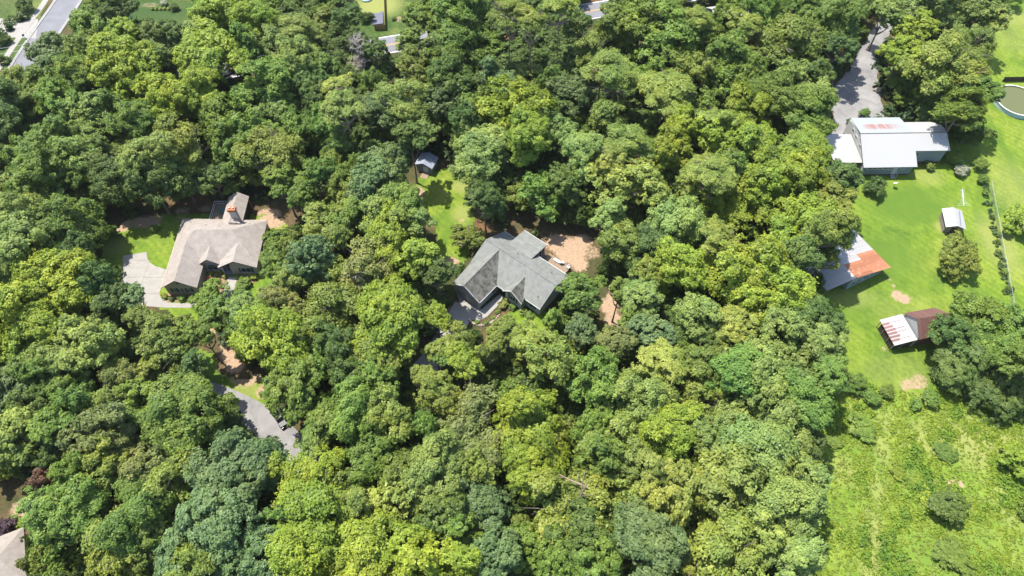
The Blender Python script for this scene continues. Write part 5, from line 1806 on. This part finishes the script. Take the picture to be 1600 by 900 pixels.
lb.tube([(-1.2, .5, .4), (-2.6, .5, .3)], [.06, .02], 5)
lo_ = lb.build('fallen_limb', 'pine_bark')
lo_.location = p
tag(lo_, 'broken pale limb caught on top of an olive crown near the lower middle', 'limb')


# ------------------------------------------------------------------ growth nobody could count
def clump_stuff(name, label, pts, rad, hgt, colr, nleaf, leafsize, seed, mtl='leaf_stuff', flat=.8):
    rng = np.random.default_rng(seed)
    n = len(pts)
    k = np.repeat(np.arange(n), nleaf)
    d = sph(len(k), rng, 0.0)
    rr = rng.uniform(.55, 1.05, len(k))[:, None]
    C = np.concatenate([pts[k], np.zeros((len(k), 1))], 1) + d * rr * np.stack([rad[k], rad[k], hgt[k]], 1)
    V, Q = leaves(C, d, 1.0, rng, .5, .8)
    sz = leafsize[k]
    Cr = np.repeat(C, 4, 0)
    V = Cr + (V - Cr) * np.repeat(sz, 4)[:, None]
    colv = np.concatenate([colr[k] * rng.uniform(.8, 1.2, (len(k), 1)), np.ones((len(k), 1))], 1)
    me = np_mesh(name, V, Q, mtl, {'col': ('FLOAT_COLOR', np.repeat(colv, 4, 0))})
    o = link(name, me)
    o['kind'] = 'stuff'
    o['label'] = label
    return o


rng = np.random.default_rng(5)


def clear_of(P, polys, extra=()):
    ok = np.ones(len(P), bool)
    for poly in polys:
        ok &= ~inpoly(P[:, 0], P[:, 1], poly)
    return ok


def near_line(P, pts, dist):
    ok = np.zeros(len(P), bool)
    for i in range(len(pts) - 1):
        a, c = np.array(pts[i]), np.array(pts[i + 1])
        d = c - a
        t = np.clip(((P - a) @ d) / (d @ d), 0, 1)
        ok |= np.linalg.norm(P - (a + t[:, None] * d), axis=1) < dist
    return ok


DIRTS = [gpoly(q) for q in ([(760, 355), (845, 340), (940, 350), (930, 425), (850, 420), (860, 375)], [(930, 440), (985, 440), (990, 505), (960, 530), (925, 500)],
                            [(160, 345), (300, 318), (480, 312), (490, 350), (440, 352), (300, 345), (180, 360)], [(335, 520), (372, 540), (392, 570), (378, 595), (340, 575)],
                            [(700, 440), (790, 440), (800, 500), (740, 520), (700, 500)], [(-40, 700), (100, 700), (110, 780), (40, 840), (-40, 850)])]
P = np.stack([rng.uniform(-150, 110, 5200), rng.uniform(18, 190, 5200)], 1)
ok = clear_of(P, CLEARS + HOUSE_BOX + DIRTS) & ~near_line(P, [tuple(v) for v in side], 8.5) & ~near_line(P, [tuple(v) for v in main], 5.5) & ~near_line(P, [tuple(v) for v in curve], 4.8) & ~near_line(P, [tuple(v) for v in cd], 3.6) & ~inpoly(P[:, 0], P[:, 1], drv)
P = P[ok][:1500]
n = len(P)
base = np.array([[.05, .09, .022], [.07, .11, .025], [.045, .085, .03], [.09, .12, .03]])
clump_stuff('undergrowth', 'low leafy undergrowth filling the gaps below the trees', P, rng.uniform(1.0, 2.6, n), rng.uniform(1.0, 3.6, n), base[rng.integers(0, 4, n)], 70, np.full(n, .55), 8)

# meadow weeds: leafy clumps where the meadow is lush, thin grass elsewhere
P = np.stack([rng.uniform(28, 120, 19000), rng.uniform(10, 66, 19000)], 1)
P = P[inpoly(P[:, 0], P[:, 1], FIELD)]
track = [tuple(G(x, y).xy) for x, y in [(1392, 640), (1384, 670), (1376, 705), (1370, 760), (1367, 830), (1364, 910)]]
nz = np.array([mnoise.noise((x * .12, y * .12, 2.0)) + .5 * mnoise.noise((x * .4, y * .4, 5.0)) for x, y in P])
keep = (nz + rng.normal(0, .16, len(P)) > -.02) & ~near_line(P, track, .9)
P = P[keep][:5000]
nz = nz[keep][:5000]
n = len(P)
tone = np.clip(nz * 1.3 + rng.normal(0, .2, n), 0, 1)[:, None]
c0, c1, c2 = np.array([.235, .300, .032]), np.array([.175, .270, .029]), np.array([.110, .200, .027])
colr = np.where(tone < .5, c0 + (c1 - c0) * tone * 2, c1 + (c2 - c1) * (tone - .5) * 2)
big = rng.uniform(.3, .8, n) * (1 + .5 * tone[:, 0])
clump_stuff('weeds', 'tall bright green weeds covering the meadow', P, big, big * (.5 + 1.0 * tone[:, 0]), colr, 34, np.full(n, .23), 9)
P = np.stack([rng.uniform(28, 120, 34000), rng.uniform(10, 66, 34000)], 1)
P = P[inpoly(P[:, 0], P[:, 1], FIELD)][:10500]
n = len(P)
gcol = np.array([[.225, .285, .048], [.20, .275, .036], [.25, .285, .075], [.175, .25, .032]])[rng.integers(0, 4, n)]
clump_stuff('long_grass', 'thin pale long grass between the weeds', P, rng.uniform(.2, .5, n), rng.uniform(.15, .4, n), gcol, 6, np.full(n, .22), 10)
# weeds along the wire fence
fl_ = [G(x, y) for x, y in [(1538, 290), (1545, 320), (1551, 350), (1558, 385), (1565, 418), (1573, 462)]]
P = []
for i in range(len(fl_) - 1):
    for k in range(16):
        q = fl_[i].lerp(fl_[i + 1], random.random())
        P.append((q.x + random.gauss(0, .35), q.y))
P = np.array(P)
n = len(P)
clump_stuff('fence_weeds', 'ragged green weeds along the foot of the wire fence', P, rng.uniform(.25, .6, n), rng.uniform(.3, .9, n), base[rng.integers(0, 4, n)] * 1.3, 26, np.full(n, .28), 12)
# woods outside the frame that the edges run into
pts = []
for k in range(1500):
    x, y = random.uniform(-230, 190), random.uniform(-45, 290)
    ix, iy = proj((x, y, 8))
    if (-60 < ix < 1660 and -60 < iy < 960) or (1240 < ix < 1900 and -40 < iy < 1080) or (ix < 330 and iy < 60 and iy > -200) or (500 < ix < 700 and -150 < iy < 0):
        continue
    pts.append((x, y))
pts = np.array(pts[:430])
n = len(pts)
rg = np.random.default_rng(31)
k = np.repeat(np.arange(n), 330)
d = sph(len(k), rg, -.4)
R_s = rg.uniform(4, 6.5, n)
h_s = rg.uniform(11, 15, n)
lump = 1 + .18 * np.sin(d[:, 0] * 5 + k) * np.cos(d[:, 1] * 6 + 2 * k)
C = np.stack([pts[k, 0], pts[k, 1], h_s[k]], 1) + d * (rg.uniform(.75, 1.05, len(k)) * lump)[:, None] * np.stack([R_s[k], R_s[k], R_s[k] * .9], 1)
V, Q = leaves(C, d, 1.1, rg)
colr = base[rg.integers(0, 4, n)][k] * rg.uniform(.8, 1.4, (len(k), 1)) * 1.3
colv = np.concatenate([colr, np.ones((len(k), 1))], 1)
me = np_mesh('distant_woods', V, Q, 'leaf_stuff', {'col': ('FLOAT_COLOR', np.repeat(colv, 4, 0))})
o = link('distant_woods', me)
o['kind'] = 'stuff'
o['label'] = 'woods carrying on beyond the edges of the view'


# ------------------------------------------------------------------ summer air
hz = MB()
hz.box(-420, 420, -320, 460, -1.0, 124.0)
me = hz.mesh('haze')
mh = bpy.data.materials.new('haze')
mh.use_nodes = True
th = mh.node_tree
for n_ in list(th.nodes):
    if n_.type == 'BSDF_PRINCIPLED':
        th.nodes.remove(n_)
vol = th.nodes.new('ShaderNodeVolumePrincipled')
vol.inputs['Color'].default_value = (0.97, 0.98, 1.0, 1)
vol.inputs['Density'].default_value = 0.00005
vol.inputs['Anisotropy'].default_value = 0.2
th.links.new(vol.outputs[0], th.nodes['Material Output'].inputs['Volume'])
me.materials.append(mh)
ho = link('haze', me)
ho['kind'] = 'stuff'
ho['label'] = 'thin pale summer haze'
